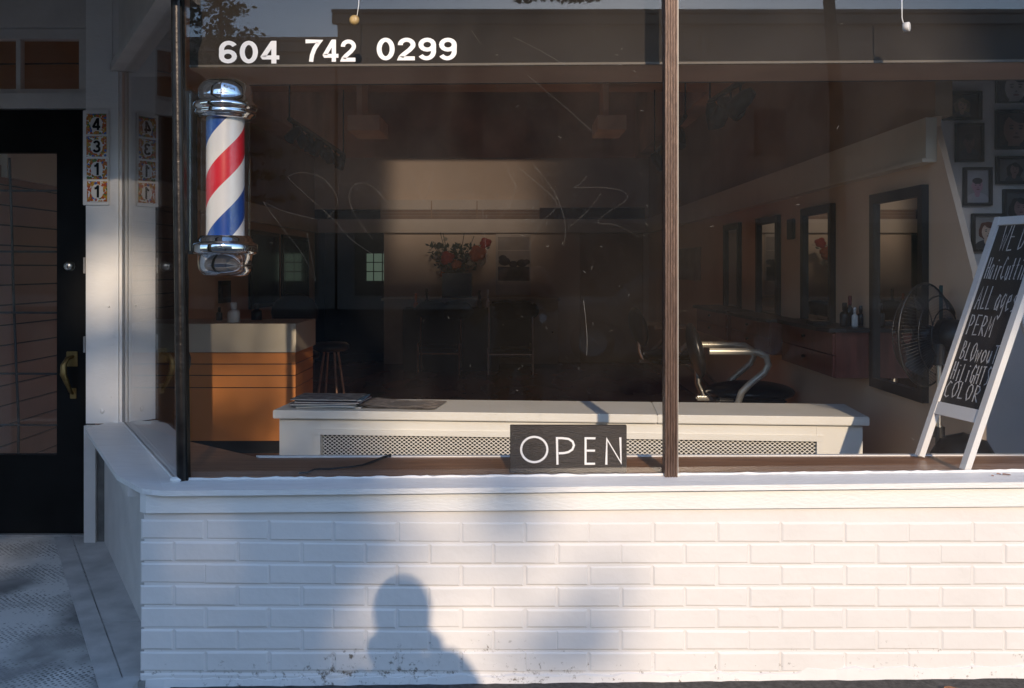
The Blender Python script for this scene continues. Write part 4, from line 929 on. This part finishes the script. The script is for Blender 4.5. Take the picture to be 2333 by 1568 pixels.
MB().lathe([(0,-.04),(.035,-.03),(.035,.03),(0,.03)], (0,0,0), 20, FM).build('hub', plastic, fan)
MB().lathe([(0,.055),(.06,.06),(.062,.12),(.055,.17),(.03,.185),(0,.186)], (0,0,0), 24, FM).build('motor_housing', plastic, fan)
hp_ = FM @ Vector((0,0,.11)); pz = Vector((X(2140,hp_.y), hp_.y, 0))
m = MB(); m.tube([(pz.x,pz.y,.35),(pz.x,pz.y,hp_.z-.05)], .010, 12); m.build('upper_pole', satin, fan)
m = MB(); m.tube([(pz.x,pz.y,ZF+.03),(pz.x,pz.y,.62)], .014, 12); m.tube([(pz.x,pz.y,.62),(pz.x,pz.y,.66)], .021, 12); m.tube([(pz.x,pz.y,hp_.z-.11),(pz.x,pz.y,hp_.z-.03)], .024, 12); m.build('lower_pole', plastic, fan)
MB().lathe([(0,.035),(.05,.035),(.19,.012),(.20,0),(0,0)], (pz.x,pz.y,ZF), 28).build('base', plastic, fan)
# teal chair and black stool at the right
tc_ = empty('teal_salon_chair', (1.62,3.90,ZF), 'teal plastic chair back rising behind the chalkboard easel', 'chair')
c = at(2180,700,3.93); m = MB(); pr = [(-.055,-.35),(-.058,.10),(-.045,.135),(-.01,.17),(.02,.185),(.06,.185),(.10,.15),(.11,.1),(.11,-.35)]
m.slab([(c.x+a, 3.93, c.z+b-.02) for a, b in pr], (0,.03,0)); m.build('backrest', teal, tc_)
MB().box((c.x-.05,3.70,.42),(c.x+.08,3.93,.46),bev=.01).build('seat', teal, tc_)
for dx_, dy_ in ((-.04,3.72),(.07,3.72),(-.04,3.91),(.07,3.91)): MB().tube([(c.x+dx_,dy_,ZF),(c.x+dx_,dy_,.42)], .01, 8).build('leg', satin, tc_)
bb = empty('black_bin', (X(2190,3.62),3.62,ZF), 'rounded black bin on the floor behind the chalkboard easel legs', 'bin')
MB().lathe([(0,0),(.11,0),(.125,.40),(.115,.50),(.08,.56),(0,.585)], (X(2195,3.66),3.66,ZF), 28).build('body', leather, bb)

# ------------------------------------------------------------------ framed portraits in the alcove
YA = 4.248
def skin(c): return mat('portrait_skin', tuple(min(.8,v*2.3) for v in c), .6, vary=.08, vscale=20)
def portrait(x0, y0, x1, y1, bgc, skc, hair, style, label, shirt=None, fr=.012):
    a = at(x0,y1,YA); b = at(x1,y0,YA); t = empty('portrait_frame', (a.x,YA,a.z), label, 'picture', 'framed portraits on the alcove wall')
    m = MB(); m.box((a.x,YA-.022,a.z),(a.x+fr,YA-.001,b.z)); m.box((b.x-fr,YA-.022,a.z),(b.x,YA-.001,b.z)); m.box((a.x+fr+.0002,YA-.022,a.z),(b.x-fr-.0002,YA-.001,a.z+fr)); m.box((a.x+fr+.0002,YA-.022,b.z-fr),(b.x-fr-.0002,YA-.001,b.z)); m.build('frame', darkframe, t)
    ph = MB().box((a.x+fr,YA-.008,a.z+fr),(b.x-fr,YA-.002,b.z-fr)).build('photo', mat('photo_background', bgc, .4, vary=.25, vscale=8), t)
    cx_, w_, h_ = (a.x+b.x)/2, b.x-a.x-2*fr, b.z-a.z-2*fr; zc = a.z+fr+h_*.52; r = min(w_,h_*.8)*.26
    if style == 'close': r = min(w_,h_)*.40; zc = a.z+fr+h_*.50
    lay = [0]
    hm_ = mat('portrait_hair', hair, .6, vary=.35, vscale=40); sm_ = skin(skc); dm = mat('portrait_feature', tuple(v*.22 for v in skc), .6); lm = mat('portrait_lips', (skc[0]*.75, skc[1]*.38, skc[2]*.4), .6)
    def disc(px_, pz_, rx, rz_, mt, nm, ang=0, wob=0):
        lay[0] += 1; y = YA-.0082-.0003*lay[0]; pts = []
        for i in range(36):
            th = 2*PI*i/36; q_ = 1+wob*math.sin(th*5+px_*90)+wob*.6*math.sin(th*9+1)
            u, v = rx*math.cos(th)*q_, rz_*math.sin(th)*q_; x_ = px_+u*math.cos(ang)-v*math.sin(ang); z_2 = pz_+u*math.sin(ang)+v*math.cos(ang)
            pts.append((min(max(x_,a.x+fr+.0005),b.x-fr-.0005), y, min(max(z_2,a.z+fr+.0005),b.z-fr-.0005)))
        MB().face(pts).build(nm, mt, ph)
    hx = cx_+(.1*r if style != 'man' else 0)
    if style in ('long','close'): disc(hx, zc-.25*r, r*1.75, r*1.75, hm_, 'hair', 0, .06)
    if style == 'short': disc(hx, zc+.12*r, r*1.38, r*1.45, hm_, 'hair', .1, .05)
    disc(cx_, zc-2.3*r, r*1.9, r*1.15, mat('portrait_clothing', shirt or (.05,.05,.06), .6), 'clothing')
    disc(cx_, zc-1.25*r, r*.48, r*.7, sm_, 'neck')
    disc(hx, zc, r*.92, r*1.22, sm_, 'face')
    if style == 'man': disc(hx, zc+.85*r, r*.86, r*.52, hm_, 'hair'); disc(hx-r*.93, zc-.05*r, r*.14, r*.26, sm_, 'ear')
    else: disc(hx+.25*r, zc+1.0*r, r*.85, r*.42, hm_, 'fringe', -.35, .05)
    for s in (-1,1):
        disc(hx+s*.36*r+.06*r, zc+.10*r, r*.15, r*.065, dm, 'eye'); disc(hx+s*.37*r+.06*r, zc+.32*r, r*.22, r*.045, dm, 'eyebrow', -s*.12)
    disc(hx+.08*r, zc-.28*r, r*.10, r*.05, dm, 'nose'); disc(hx+.06*r, zc-.60*r, r*.28, r*.085, lm, 'mouth')
portrait(2146,210,2233.5,275,(.04,.03,.02),(.34,.23,.16),(.40,.31,.18),'long','landscape framed portrait of a smiling person with long blond hair',(.3,.25,.2))
portrait(2175,282,2238,370,(.05,.035,.03),(.10,.06,.05),(.02,.015,.013),'man','very dark framed portrait below the blond one')
portrait(2193,382,2257,469,(.44,.44,.48),(.24,.15,.19),(.05,.045,.06),'man','framed portrait with white background of a person with shaved hair',(.5,.5,.55))
portrait(2212,487,2283,574,(.42,.40,.38),(.38,.26,.20),(.16,.05,.03),'short','framed portrait of a person with short auburn hair above easel')
portrait(2267,168,2350,236,(.28,.27,.27),(.30,.28,.27),(.10,.09,.09),'close','pale close-up face portrait in the top right corner',fr=.004)
portrait(2266,252,2350,341,(.05,.03,.025),(.17,.095,.07),(.08,.045,.035),'close','brown toned close-up portrait at right edge, second from top')
portrait(2267,357,2350,420,(.18,.16,.15),(.15,.09,.075),(.03,.018,.015),'long','dark curly haired portrait at right edge, third from top')
portrait(2283,432,2360,520,(.10,.10,.11),(.13,.075,.07),(.02,.016,.016),'long','small dark portrait at right edge just above the chalkboard')

# ------------------------------------------------------------------ ceiling things
cpale = mat('beige_box', (.85,.68,.52), .7)
for px0, px1, py0, py1, lb in ((792,865,262,297,'left of the two beige boxes hanging below the ceiling'),(1362,1428,262,295,'right of the two beige boxes hanging below the ceiling')):
    Y = 7.05; t = empty('ceiling_box', at((px0+px1)/2,py0,Y), lb, 'ceiling box', 'beige boxes under the ceiling')
    MB().box((X(px0,Y),Y,Z(py1,Y)),(X(px1,Y),Y+.5,Z(py0,Y)),bev=.003).build('casing', cpale, t)
    MB().box((X(px0,Y)+.05,Y+.1,Z(py0,Y)+.0003),(X(px0,Y)+.09,Y+.4,ZC)).build('hanger', cpale, t)
def track(p0, p1, n, size, label, seed):
    t = empty('track_light', p0, label, 'track light', 'black track lights under the ceiling'); r_ = random.Random(seed)
    MB().tube([p0, p1], .016, 6).build('rail', plastic, t)
    rod = MB(); 
    for p in (p0, p1): rod.tube([(p.x,p.y,p.z+.012),(p.x,p.y,ZC)], .006, 6)
    rod.build('hanger_rod', plastic, t)
    for i in range(n):
        c = p0.lerp(p1, (i+.5)/n)-Vector((0,0,size*.9)); R = Matrix.Rotation(r_.uniform(-.9,.9),4,'X') @ Matrix.Rotation(r_.uniform(-.7,.7),4,'Y')
        s_ = MB().lathe([(0,size*.75),(size*.22,size*.75),(size*.38,size*.3),(size*.42,-size*.6),(size*.38,-size*.6),(size*.3,0),(0,0)], c, 16, R).build('spotlight', plastic, t)
        MB().tube([c, c+Vector((0,0,size*.9))], .007, 5).build('bracket', plastic, s_)
track(at(660,272,6.0), at(783,352,7.65), 8, .085, 'black spotlight track hanging on the left side of ceiling', 1)
track(at(1700,180,5.0), at(1618,232,6.0), 4, .115, 'black spotlight track right of the brown mullion, near the window head', 2)
track(at(1562,265,6.2), at(1492,352,7.65), 3, .105, 'black spotlight track partly hidden by the brown mullion', 3)
cd = empty('hanging_clamp_lamp', at(1966,175,5.2), 'dark fabric covered lamp hanging near the ceiling at right', 'lamp')
c = at(1966,200,5.2); MB().lathe([(.05,.30),(.055,.18),(.058,.05),(.05,-.02),(.03,-.05),(.022,-.06),(.016,-.10),(.018,-.135),(.008,-.15),(0,-.152)], c, 18).build('shade', leather, cd)
m = MB(); m.tube([(c.x-.05,c.y,c.z-.03),(c.x-.06,c.y,c.z-.10)], .009, 8); m.tube([(c.x+.03,c.y,c.z+.02),(c.x+.06,c.y,c.z-.03)], .006, 8); m.build('clamp', plastic, cd)
MB().tube([(c.x,c.y,c.z+.29),(c.x,c.y,ZC)], .012, 8).build('stem', plastic, cd)
tp = empty('paper_strip', at(2010,302,4.9), 'narrow pale paper strip hanging just above the wall beam', 'paper'); p = at(2001,303,4.9); p2 = at(2017,252,4.9)
MB().box((p.x,4.9,p.z),(p2.x,4.902,p2.z)).build('sheet', cpale, tp)
MB().tube([(p.x+.016,4.901,p2.z),(p.x+.016,4.901,ZC)], .0012, 5).build('string', cpale, tp)
# suction cups on the glass
s1 = empty('suction_hook', at(808,45,YG+.01), 'round amber suction hook stuck high on the glass above the number', 'hook')
c = at(808,46,YG+.009); amber = mat('amber_rubber', (.42,.29,.12), .4, vary=.3, vscale=60)
MB().lathe([(0,.008),(.010,.010),(.0155,.004),(.0165,0),(0,0)], (0,0,0), 24, T(*c) @ Matrix.Rotation(PI/2,4,'X')).build('cup', amber, s1)
MB().tube([c+Vector((.008,.002,.014)), c+Vector((.0135,.002,.05)), c+Vector((.0135,.01,.12))], .0012, 6).build('cord', letter, s1)
s2 = empty('suction_hook', at(2063,62,YG+.02), 'small white round hook on a thin wire near the top right of glass', 'hook')
c = at(2064,62,YG+.03); MB().lathe([(0,.012),(.014,.012),(.015,.010),(.015,-.006),(0,-.006)], (0,0,0), 24, T(*c) @ rotz(.9) @ Matrix.Rotation(PI/2,4,'X')).build('disc', letter, s2)
MB().tube([c+Vector((-.008,0,.014)), c+Vector((-.012,0,.03)), c+Vector((-.0125,0,.12))], .0018, 8).build('wire', letter, s2)
# fallen leaves
drl = mat('dry_leaf', (.26,.11,.05), .7, vary=.4, vscale=60)
for i, (px, py, Y, s, lb) in enumerate(((2294,1089,3.06,.013,'larger curled brown leaf on the white sill at right'),(2276,1086,3.07,.007,'small broken brown leaf on the white sill left of larger one'),(2262,1090,3.05,.004,'tiniest brown leaf scrap on the white sill'),(2170,1534,2.92,.024,'flat orange brown leaf on the pavement at wall foot'))):
    p = at(px,py,Y); z0 = (zn(p.x,Y)+.002) if i < 3 else gz(p.x)+.007; m = MB(); n_ = 7; vs = []
    for j in range(n_):
        t_ = j/(n_-1); wd = s*.42*math.sin(PI*min(.98,max(.03,t_))); vs += [(p.x+(t_-.5)*2*s,Y-wd,z0+.10*s*math.sin(3*t_)+.002),(p.x+(t_-.5)*2*s,Y,z0+.25*s*(1-t_)),(p.x+(t_-.5)*2*s,Y+wd,z0+.2*s*math.cos(2*t_)+.003)]
    m.mesh(vs, [(j*3+q,j*3+3+q,j*3+4+q,j*3+1+q) for j in range(n_-1) for q in (0,1)], True); o = m.build('fallen_leaf', drl); tag(o, lb, 'leaf', 'dry leaves on sill and pavement')
# stool, fan and clutter left
st_ = empty('work_stool', (X(755,7.9),7.9,ZF), 'dark round work stool on chrome legs right of the orange desk', 'stool')
MB().lathe([(0,0),(.12,0),(.145,.02),(.145,.05),(.12,.07),(0,.075)], (X(755,7.9),7.9,Z(800,7.9)), 24).build('seat', leather, st_)
for a in range(4):
    MB().tube([(X(755,7.9)+.06*math.cos(a*PI/2+.6),7.9+.06*math.sin(a*PI/2+.6),Z(800,7.9)),(X(755,7.9)+.14*math.cos(a*PI/2+.6),7.9+.14*math.sin(a*PI/2+.6),ZF)], .010, 8).build('leg', satin_b, st_)
of = empty('office_chair', (X(665,8.6),8.6,ZF), 'dark round backed chair half hidden behind the reception desk', 'chair')
MB().ball(at(672,712,8.6), (.21,.06,.17), 20, 10).build('backrest', leather, of)
MB().lathe([(0,0),(.22,0),(.24,.03),(.22,.07),(0,.07)], (X(672,8.5),8.4,.48), 20).build('seat', leather, of)
MB().tube([(X(672,8.5),8.4,.48),(X(672,8.5),8.4,ZF+.02)], .03, 10).build('pedestal', plastic, of)
for i, (a, b, y0, y1, Y) in enumerate(((497,520,640,690,9.6),(566,632,512,700,8.2),(640,700,520,690,9.6))):
    lb = ['small dark picture on the left wall behind barber pole','dark framed mirror on the left wall just right of the barber pole','dim brown framed panel farther along the left wall'][i]
    xx = XL+.001; ya = -XL*F/(1167-a) if False else (-XL)*F/(1167-a); yb = (-XL)*F/(1167-b)
    t = empty('left_wall_frame', (xx,ya,Z(y1,Y)), lb, 'picture'); zt2, zb2 = min(1.62,Z(y0,(ya+yb)/2)), max(.5,Z(y1,(ya+yb)/2))
    MB().box((xx+.0005,ya,zb2),(xx+.025,yb,zt2)).build('frame', darkframe, t); MB().box((xx+.0255,ya+.04,zb2+.04),(xx+.028,yb-.04,zt2-.04)).build('panel', glas, t)
# items on desk behind
for i, (px, y0, Y, wpx, mt, lb) in enumerate(((500,700,YK+.40,14,plastic,'dark bottle left of the white one on the reception desk'),(585,692,YK+.45,24,plastic,'wide dark jar near the right end of the reception desk'))):
    bottle(px,y0,738,Y,wpx,'bottle',mt,lb,zb=zt_+.001)

# ------------------------------------------------------------------ the street behind the camera (seen in the glass)
facade = mat('street_facade', (.30,.25,.22), .8, vary=.15, vscale=.4); gdark = mat('dark_window', (.03,.035,.04), .15)
def opp(x0, x1, z1, Y, label):
    t = empty('street_building', ((x0+x1)/2,Y,-.17), label, 'building', 'low shop buildings across the street')
    MB().box((x0,Y-9,-.17),(x1,Y,z1)).build('wall', facade, t)
    MB().box((x0-.15,Y+.001,z1-.35),(x1+.15,Y+.25,z1-.05)).box((x0-.15,Y-9.1,z1+.001),(x1+.15,Y+.3,z1+.12)).build('cornice', facade, t)
    x = x0+1.2
    while x < x1-2:
        wn = MB().box((x,Y+.001,5.0),(x+1.3,Y+.04,6.8)).build('window', facade, t); MB().box((x+.1,Y+.041,5.1),(x+1.2,Y+.05,6.7)).build('pane', gdark, wn); x += 2.6
    MB().box((x0+.6,Y+.001,.3),(x1-.6,Y+.06,2.8)).build('shop_window', gdark, t)
opp(-16,-6.1,9.0,-27.4,'brown flat roofed building across the street, lower one reflected in the glass')
opp(-6.0,24,9.95,-27.4,'taller brown building across the street reflected in the glass')
opp(-40,-16.1,7.6,-27.4,'lowest brown building across the street, far left end')
bark = mat('bark', (.09,.07,.055), .9, vary=.3, bump=.5, bscale=20); fol = mat('foliage', (.06,.085,.035), .6, vary=.4, vscale=2)
def leaf(mb, c, s, r_):
    R = Matrix.Rotation(r_.uniform(0,6.28),3,'X') @ Matrix.Rotation(r_.uniform(0,6.28),3,'Z')
    mb.face([c+R @ Vector(p) for p in ((-s,0,0),(-s*.2,-s*.5,0),(s,0,0),(-s*.2,s*.5,0))])
# conifer across the street
tr_ = empty('conifer_tree', (-9.0,-24,-.17), 'dark conifer across the street reflected at the top left of the window', 'tree')
MB().tube([(-9,-24,-.17),(-9,-24,5),(-9,-24,10.8)], [.2,.13,.02], 10).build('trunk', bark, tr_)
m = MB(); r3 = random.Random(5)
for i in range(46):
    z = 2.5+8*i/46; L_ = 2.3*(1-(z-2.5)/8.6)+.3; a = i*2.4
    for _ in range(70):
        t_ = r3.random()**.7; leaf(m, Vector((-9+L_*t_*math.cos(a)+r3.gauss(0,.16), -24+L_*t_*math.sin(a)+r3.gauss(0,.16), z+.25*t_-.1+r3.gauss(0,.10))), r3.uniform(.06,.13), r3)
m.build('crown', fol, tr_)
# street tree whose canopy dapples the shop front
def smooth(a, b, x): t = max(0, min(1, (x-a)/(b-a))); return t*t*(3-2*t)
def el(u, v, cu, cv, ru, rv): return math.exp(-(((u-cu)/ru)**2+((v-cv)/rv)**2)**1.5)
U = lambda px: (px-1167)*YB/F
V_ = lambda py: H-(py-610)*YB/F
def dens(u, v):
    if u > 1.6: return 0.0 if v < (1.2 if u < 1.77 else .72) else (.97 if u < 1.985 or v > 2.12 or u > 2.06 or v < 1.85 else 0)
    if u > 1.0: return 0.0
    if u < -1.9: 
        d = 1.0 - .9*el(u,v,-2.02,.38,.10,.09)
        return d
    if u < -1.42:    # pilaster
        d = 1.0
        if v > 2.02: d -= .35
        d -= 1.15*el(u,v,-1.62,1.68,.16,.17); d -= .8*el(u,v,-1.63,1.20,.13,.14); d -= .6*el(u,v,-1.47,2.04,.10,.07)
        if v < .8: d = 1
        return max(0,d)
    if v < .78:
        d = 1-smooth(-.46,-.16,u)*.97
        d -= .55*el(u,v,U(485),V_(1270),.09,.11); d -= .75*el(u,v,U(860),V_(1385),.12,.09); d -= .65*el(u,v,U(850),V_(1495),.14,.07); d -= .35*el(u,v,U(1000),V_(1085),.1,.06)
        d -= .5*el(u,v,U(1090),V_(1285),.11,.07); d -= 1.0*el(u,v,U(1050),V_(1360),.16,.09); d -= .6*el(u,v,U(1070),V_(1460),.08,.08)
        d = max(0, d)
        d += 1.0*el(u,v,U(1165),V_(1110),.085,.09)+1.0*el(u,v,U(1180),V_(1215),.075,.11)+.70*el(u,v,U(1375),V_(1345),.055,.08)+.75*el(u,v,U(1340),V_(1410),.06,.075)
        d += .85*el(u,v,U(1235),V_(1455),.13,.055)+.75*el(u,v,U(1270),V_(1510),.14,.055)
        return min(1,d) if d > .05 else 0
    if u < -.95:
        d = .66*(1-.9*smooth(-1.22,-1.05,u)); d -= .5*el(u,v,-1.40,2.05,.12,.06); d += .45*el(u,v,-1.16,1.55,.10,.16)
        return max(0,d)
    if v < 1.35: return .8*(1-smooth(-.75,-.15,u))
    if v > 1.9: return .75*(1-smooth(-.90,-.74,u))
    return .30*(1-smooth(-.8,-.6,u))
st = empty('street_tree', (9.6,-22.5,-.17), 'leafy street tree behind the photographer casting dappled shade on the wall', 'tree')
r4 = random.Random(21); m = MB(); cnt = 0
cell = .04
u = -2.7
while u < 2.55:
    v = -.25
    while v < 2.2:
        d = dens(u+cell/2, v+cell/2); lam = -math.log(1-.985*min(1,max(0,d)))*cell*cell/(.0037)
        kk = int(lam)+(1 if r4.random() < lam-int(lam) else 0)
        for _ in range(kk):
            uu, vv, dd = u+r4.random()*cell, v+r4.random()*cell, r4.uniform(23.8,27)
            leaf(m, Vector((uu+SX*dd, YB-dd, vv+SZ*dd)), r4.uniform(.06,.11), r4); cnt += 1
        v += cell
    u += cell
for _ in range(9000):     # rest of the crown, higher and to the left
    a = r4.uniform(-1,1); uu = r4.uniform(-5.5,2.2); vv = r4.uniform(2.3,4.5); dd = r4.uniform(23,27.5)
    if r4.random() < .35: uu = r4.uniform(-6,-2.7); vv = r4.uniform(.2,4.5)
    leaf(m, Vector((uu+SX*dd, YB-dd, vv+SZ*dd)), r4.uniform(.08,.16), r4)
m.build('crown', fol, st)
m = MB(); m.tube([(9.6,-22.5,-.17),(9.5,-22.4,6.0),(9.0,-22.3,12.4),(8.0,-22.2,14.5)], [.28,.2,.14,.06], 12); m.build('trunk', bark, st)
m = MB()
for e_ in ((-1,-21.5,13.2),(-3,-22,13.8),(1.0,-21.8,13.0),(3.2,-23,14.5)): m.tube([(9.0,-22.3,12.3),((9.0+e_[0])/2,(e_[1]-22.3)/2,13.3),e_], [.09,.06,.02], 8)
m.build('limb', bark, st)
# parked car behind
def car():
    t = empty('parked_car', (3.0,-9,-.17), 'dark parked car behind the photographer faintly reflected in the glass', 'car')
    cp = mat('car_paint', (.10,.09,.085), .25, coat=.6); z0 = -.17; x0, y0 = .4, -10
    side = [(0,.35),(.05,.62),(.35,.78),(1.15,.86),(1.65,1.28),(2.0,1.40),(3.1,1.42),(3.55,1.25),(4.05,.92),(4.35,.85),(4.4,.4),(3.95,.30),(3.85,.48),(3.65,.62),(3.4,.65),(3.15,.6),(2.98,.45),(2.93,.28),(1.32,.28),(1.25,.48),(1.05,.62),(.8,.65),(.55,.58),(.42,.40),(.38,.30)]
    MB().slab([(x0+a,y0,z0+b) for a, b in side], (0,1.75,0)).build('body', cp, t)
    for a in ([(1.35,.90),(1.72,1.24),(2.0,1.33),(2.3,1.34),(2.3,.90)],[(2.36,.90),(2.36,1.34),(3.05,1.35),(3.4,1.22),(3.75,.94)]):
        MB().slab([(x0+p,y0+1.751,z0+q) for p, q in a], (0,.006,0)).build('window', gdark, t)
    for cx_ in (.8,3.4):
        wh = MB().lathe([(0,-.1),(.31,-.1),(.33,-.07),(.33,.07),(.31,.1),(.22,.1)], (x0+cx_,y0+1.64,z0+.33), 28, Matrix.Rotation(-PI/2,4,'X')).build('tyre', plastic, t)
        MB().lathe([(.22,.09),(.20,.05),(.06,.06),(0,.08)], (x0+cx_,y0+1.64,z0+.33), 20, Matrix.Rotation(-PI/2,4,'X')).build('rim', alum, wh)
    MB().box((x0+.02,y0+1.2,z0+.60),(x0+.12,y0+1.68,z0+.72),bev=.02).build('headlight', whitep, t)
    MB().box((x0+2.0,y0+1.7515,z0+.78),(x0+2.2,y0+1.77,z0+.80)).build('door_handle', satin, t)
car()
# ------------------------------------------------------------------ the photographer (shadow on the bricks, reflection in the glass)
def person():
    zg = -.17
    J = [(.03,-.24,.72),(.03,-.23,.90),(.03,-.22,1.08),(.03,-.20,1.18),(.03,-.17,1.25),(.03,-.155,1.30),(.03,-.155,1.385),
         (-.06,-.24,.68),(-.09,-.20,.32),(-.10,-.24,-.11),(-.11,-.12,-.14),
         (.12,-.24,.68),(.15,-.20,.32),(.16,-.24,-.11),(.17,-.12,-.14),
         (-.14,-.20,1.10),(-.26,-.14,.90),(-.10,.0,1.15),
         (.19,-.20,1.235),(.27,-.15,.98),(.14,-.0,1.15)]
    E = [(0,1),(1,2),(2,3),(3,4),(4,5),(5,6),(0,7),(7,8),(8,9),(9,10),(0,11),(11,12),(12,13),(13,14),(2,15),(15,16),(16,17),(2,18),(18,19),(19,20)]
    R = [.13,.125,.15,.11,.068,.08,.082,.09,.062,.042,.035,.09,.062,.042,.035,.075,.05,.030,.085,.055,.030]
    me = bpy.data.meshes.new('person'); me.from_pydata(J, E, []); me.materials.append(mat('dark_clothes', (.04,.04,.05), .8))
    o = bpy.data.objects.new('person', me); COL.objects.link(o)
    md = o.modifiers.new('skin', 'SKIN'); me.skin_vertices if False else None
    for i, sv in enumerate(me.skin_vertices[0].data): sv.radius = (R[i], R[i]*(.75 if i < 3 else 1)); sv.use_root = (i == 0)
    sb = o.modifiers.new('sub', 'SUBSURF'); sb.levels = 2; sb.render_levels = 2
    tag(o, 'photographer in dark clothes holding a camera to the face, standing in the street', 'person')
    sk = mat('skin', (.38,.22,.16), .55); hd_ = MB(); c = Vector((.03,-.155,1.345))
    hd_.ball(c, (.078,.09,.112), 24, 16); hd_.ball(c+Vector((0,.09,-.005)), (.012,.016,.02), 10, 6)
    for s in (-1,1): hd_.ball(c+Vector((s*.074,.0,0)), (.012,.022,.03), 10, 6)
    ho = hd_.build('head', sk); ho.parent = o
    h2 = MB().ball(c+Vector((0,-.015,.035)), (.088,.098,.102), 24, 12).build('hair', mat('dark_hair', (.03,.022,.018), .6)); h2.parent = o
    for s, wx in ((-1,-.085),(1,.125)):
        hn = MB(); w0 = Vector((wx,-.005,1.165)); hn.ball(w0+Vector((-s*.012,.005,.04)), (.024,.022,.042), 14, 8)
        for k_ in range(4):
            b_0 = w0+Vector((-s*(.012),.012,.04+.014*k_-.012)); hn.tube([b_0, b_0+Vector((-s*.022,.018,.012)), b_0+Vector((-s*.040,.012,.016))], [.0085,.008,.006], 8)
        hn.tube([w0+Vector((-s*.01,-.01,.03)), w0+Vector((-s*.035,-.02,.045)), w0+Vector((-s*.05,-.022,.062))], [.010,.009,.007], 8)
        q_ = hn.build('hand', sk); q_.parent = o
    cm = empty('hand_camera', (.0,-.045,1.24), 'black camera held up to the eye by the photographer', 'camera')
    MB().box((-.06,-.085,1.21),(.08,-.04,1.305),bev=.008).build('body', plastic, cm)
    MB().lathe([(.0,0),(.036,0),(.036,.022),(.0,.022)], (0,0,0), 24, T(.0,-.0385,1.255) @ Matrix.Rotation(-PI/2,4,'X')).build('lens', plastic, cm)
person()
print('leaves', cnt, 'objects', len(bpy.data.objects))
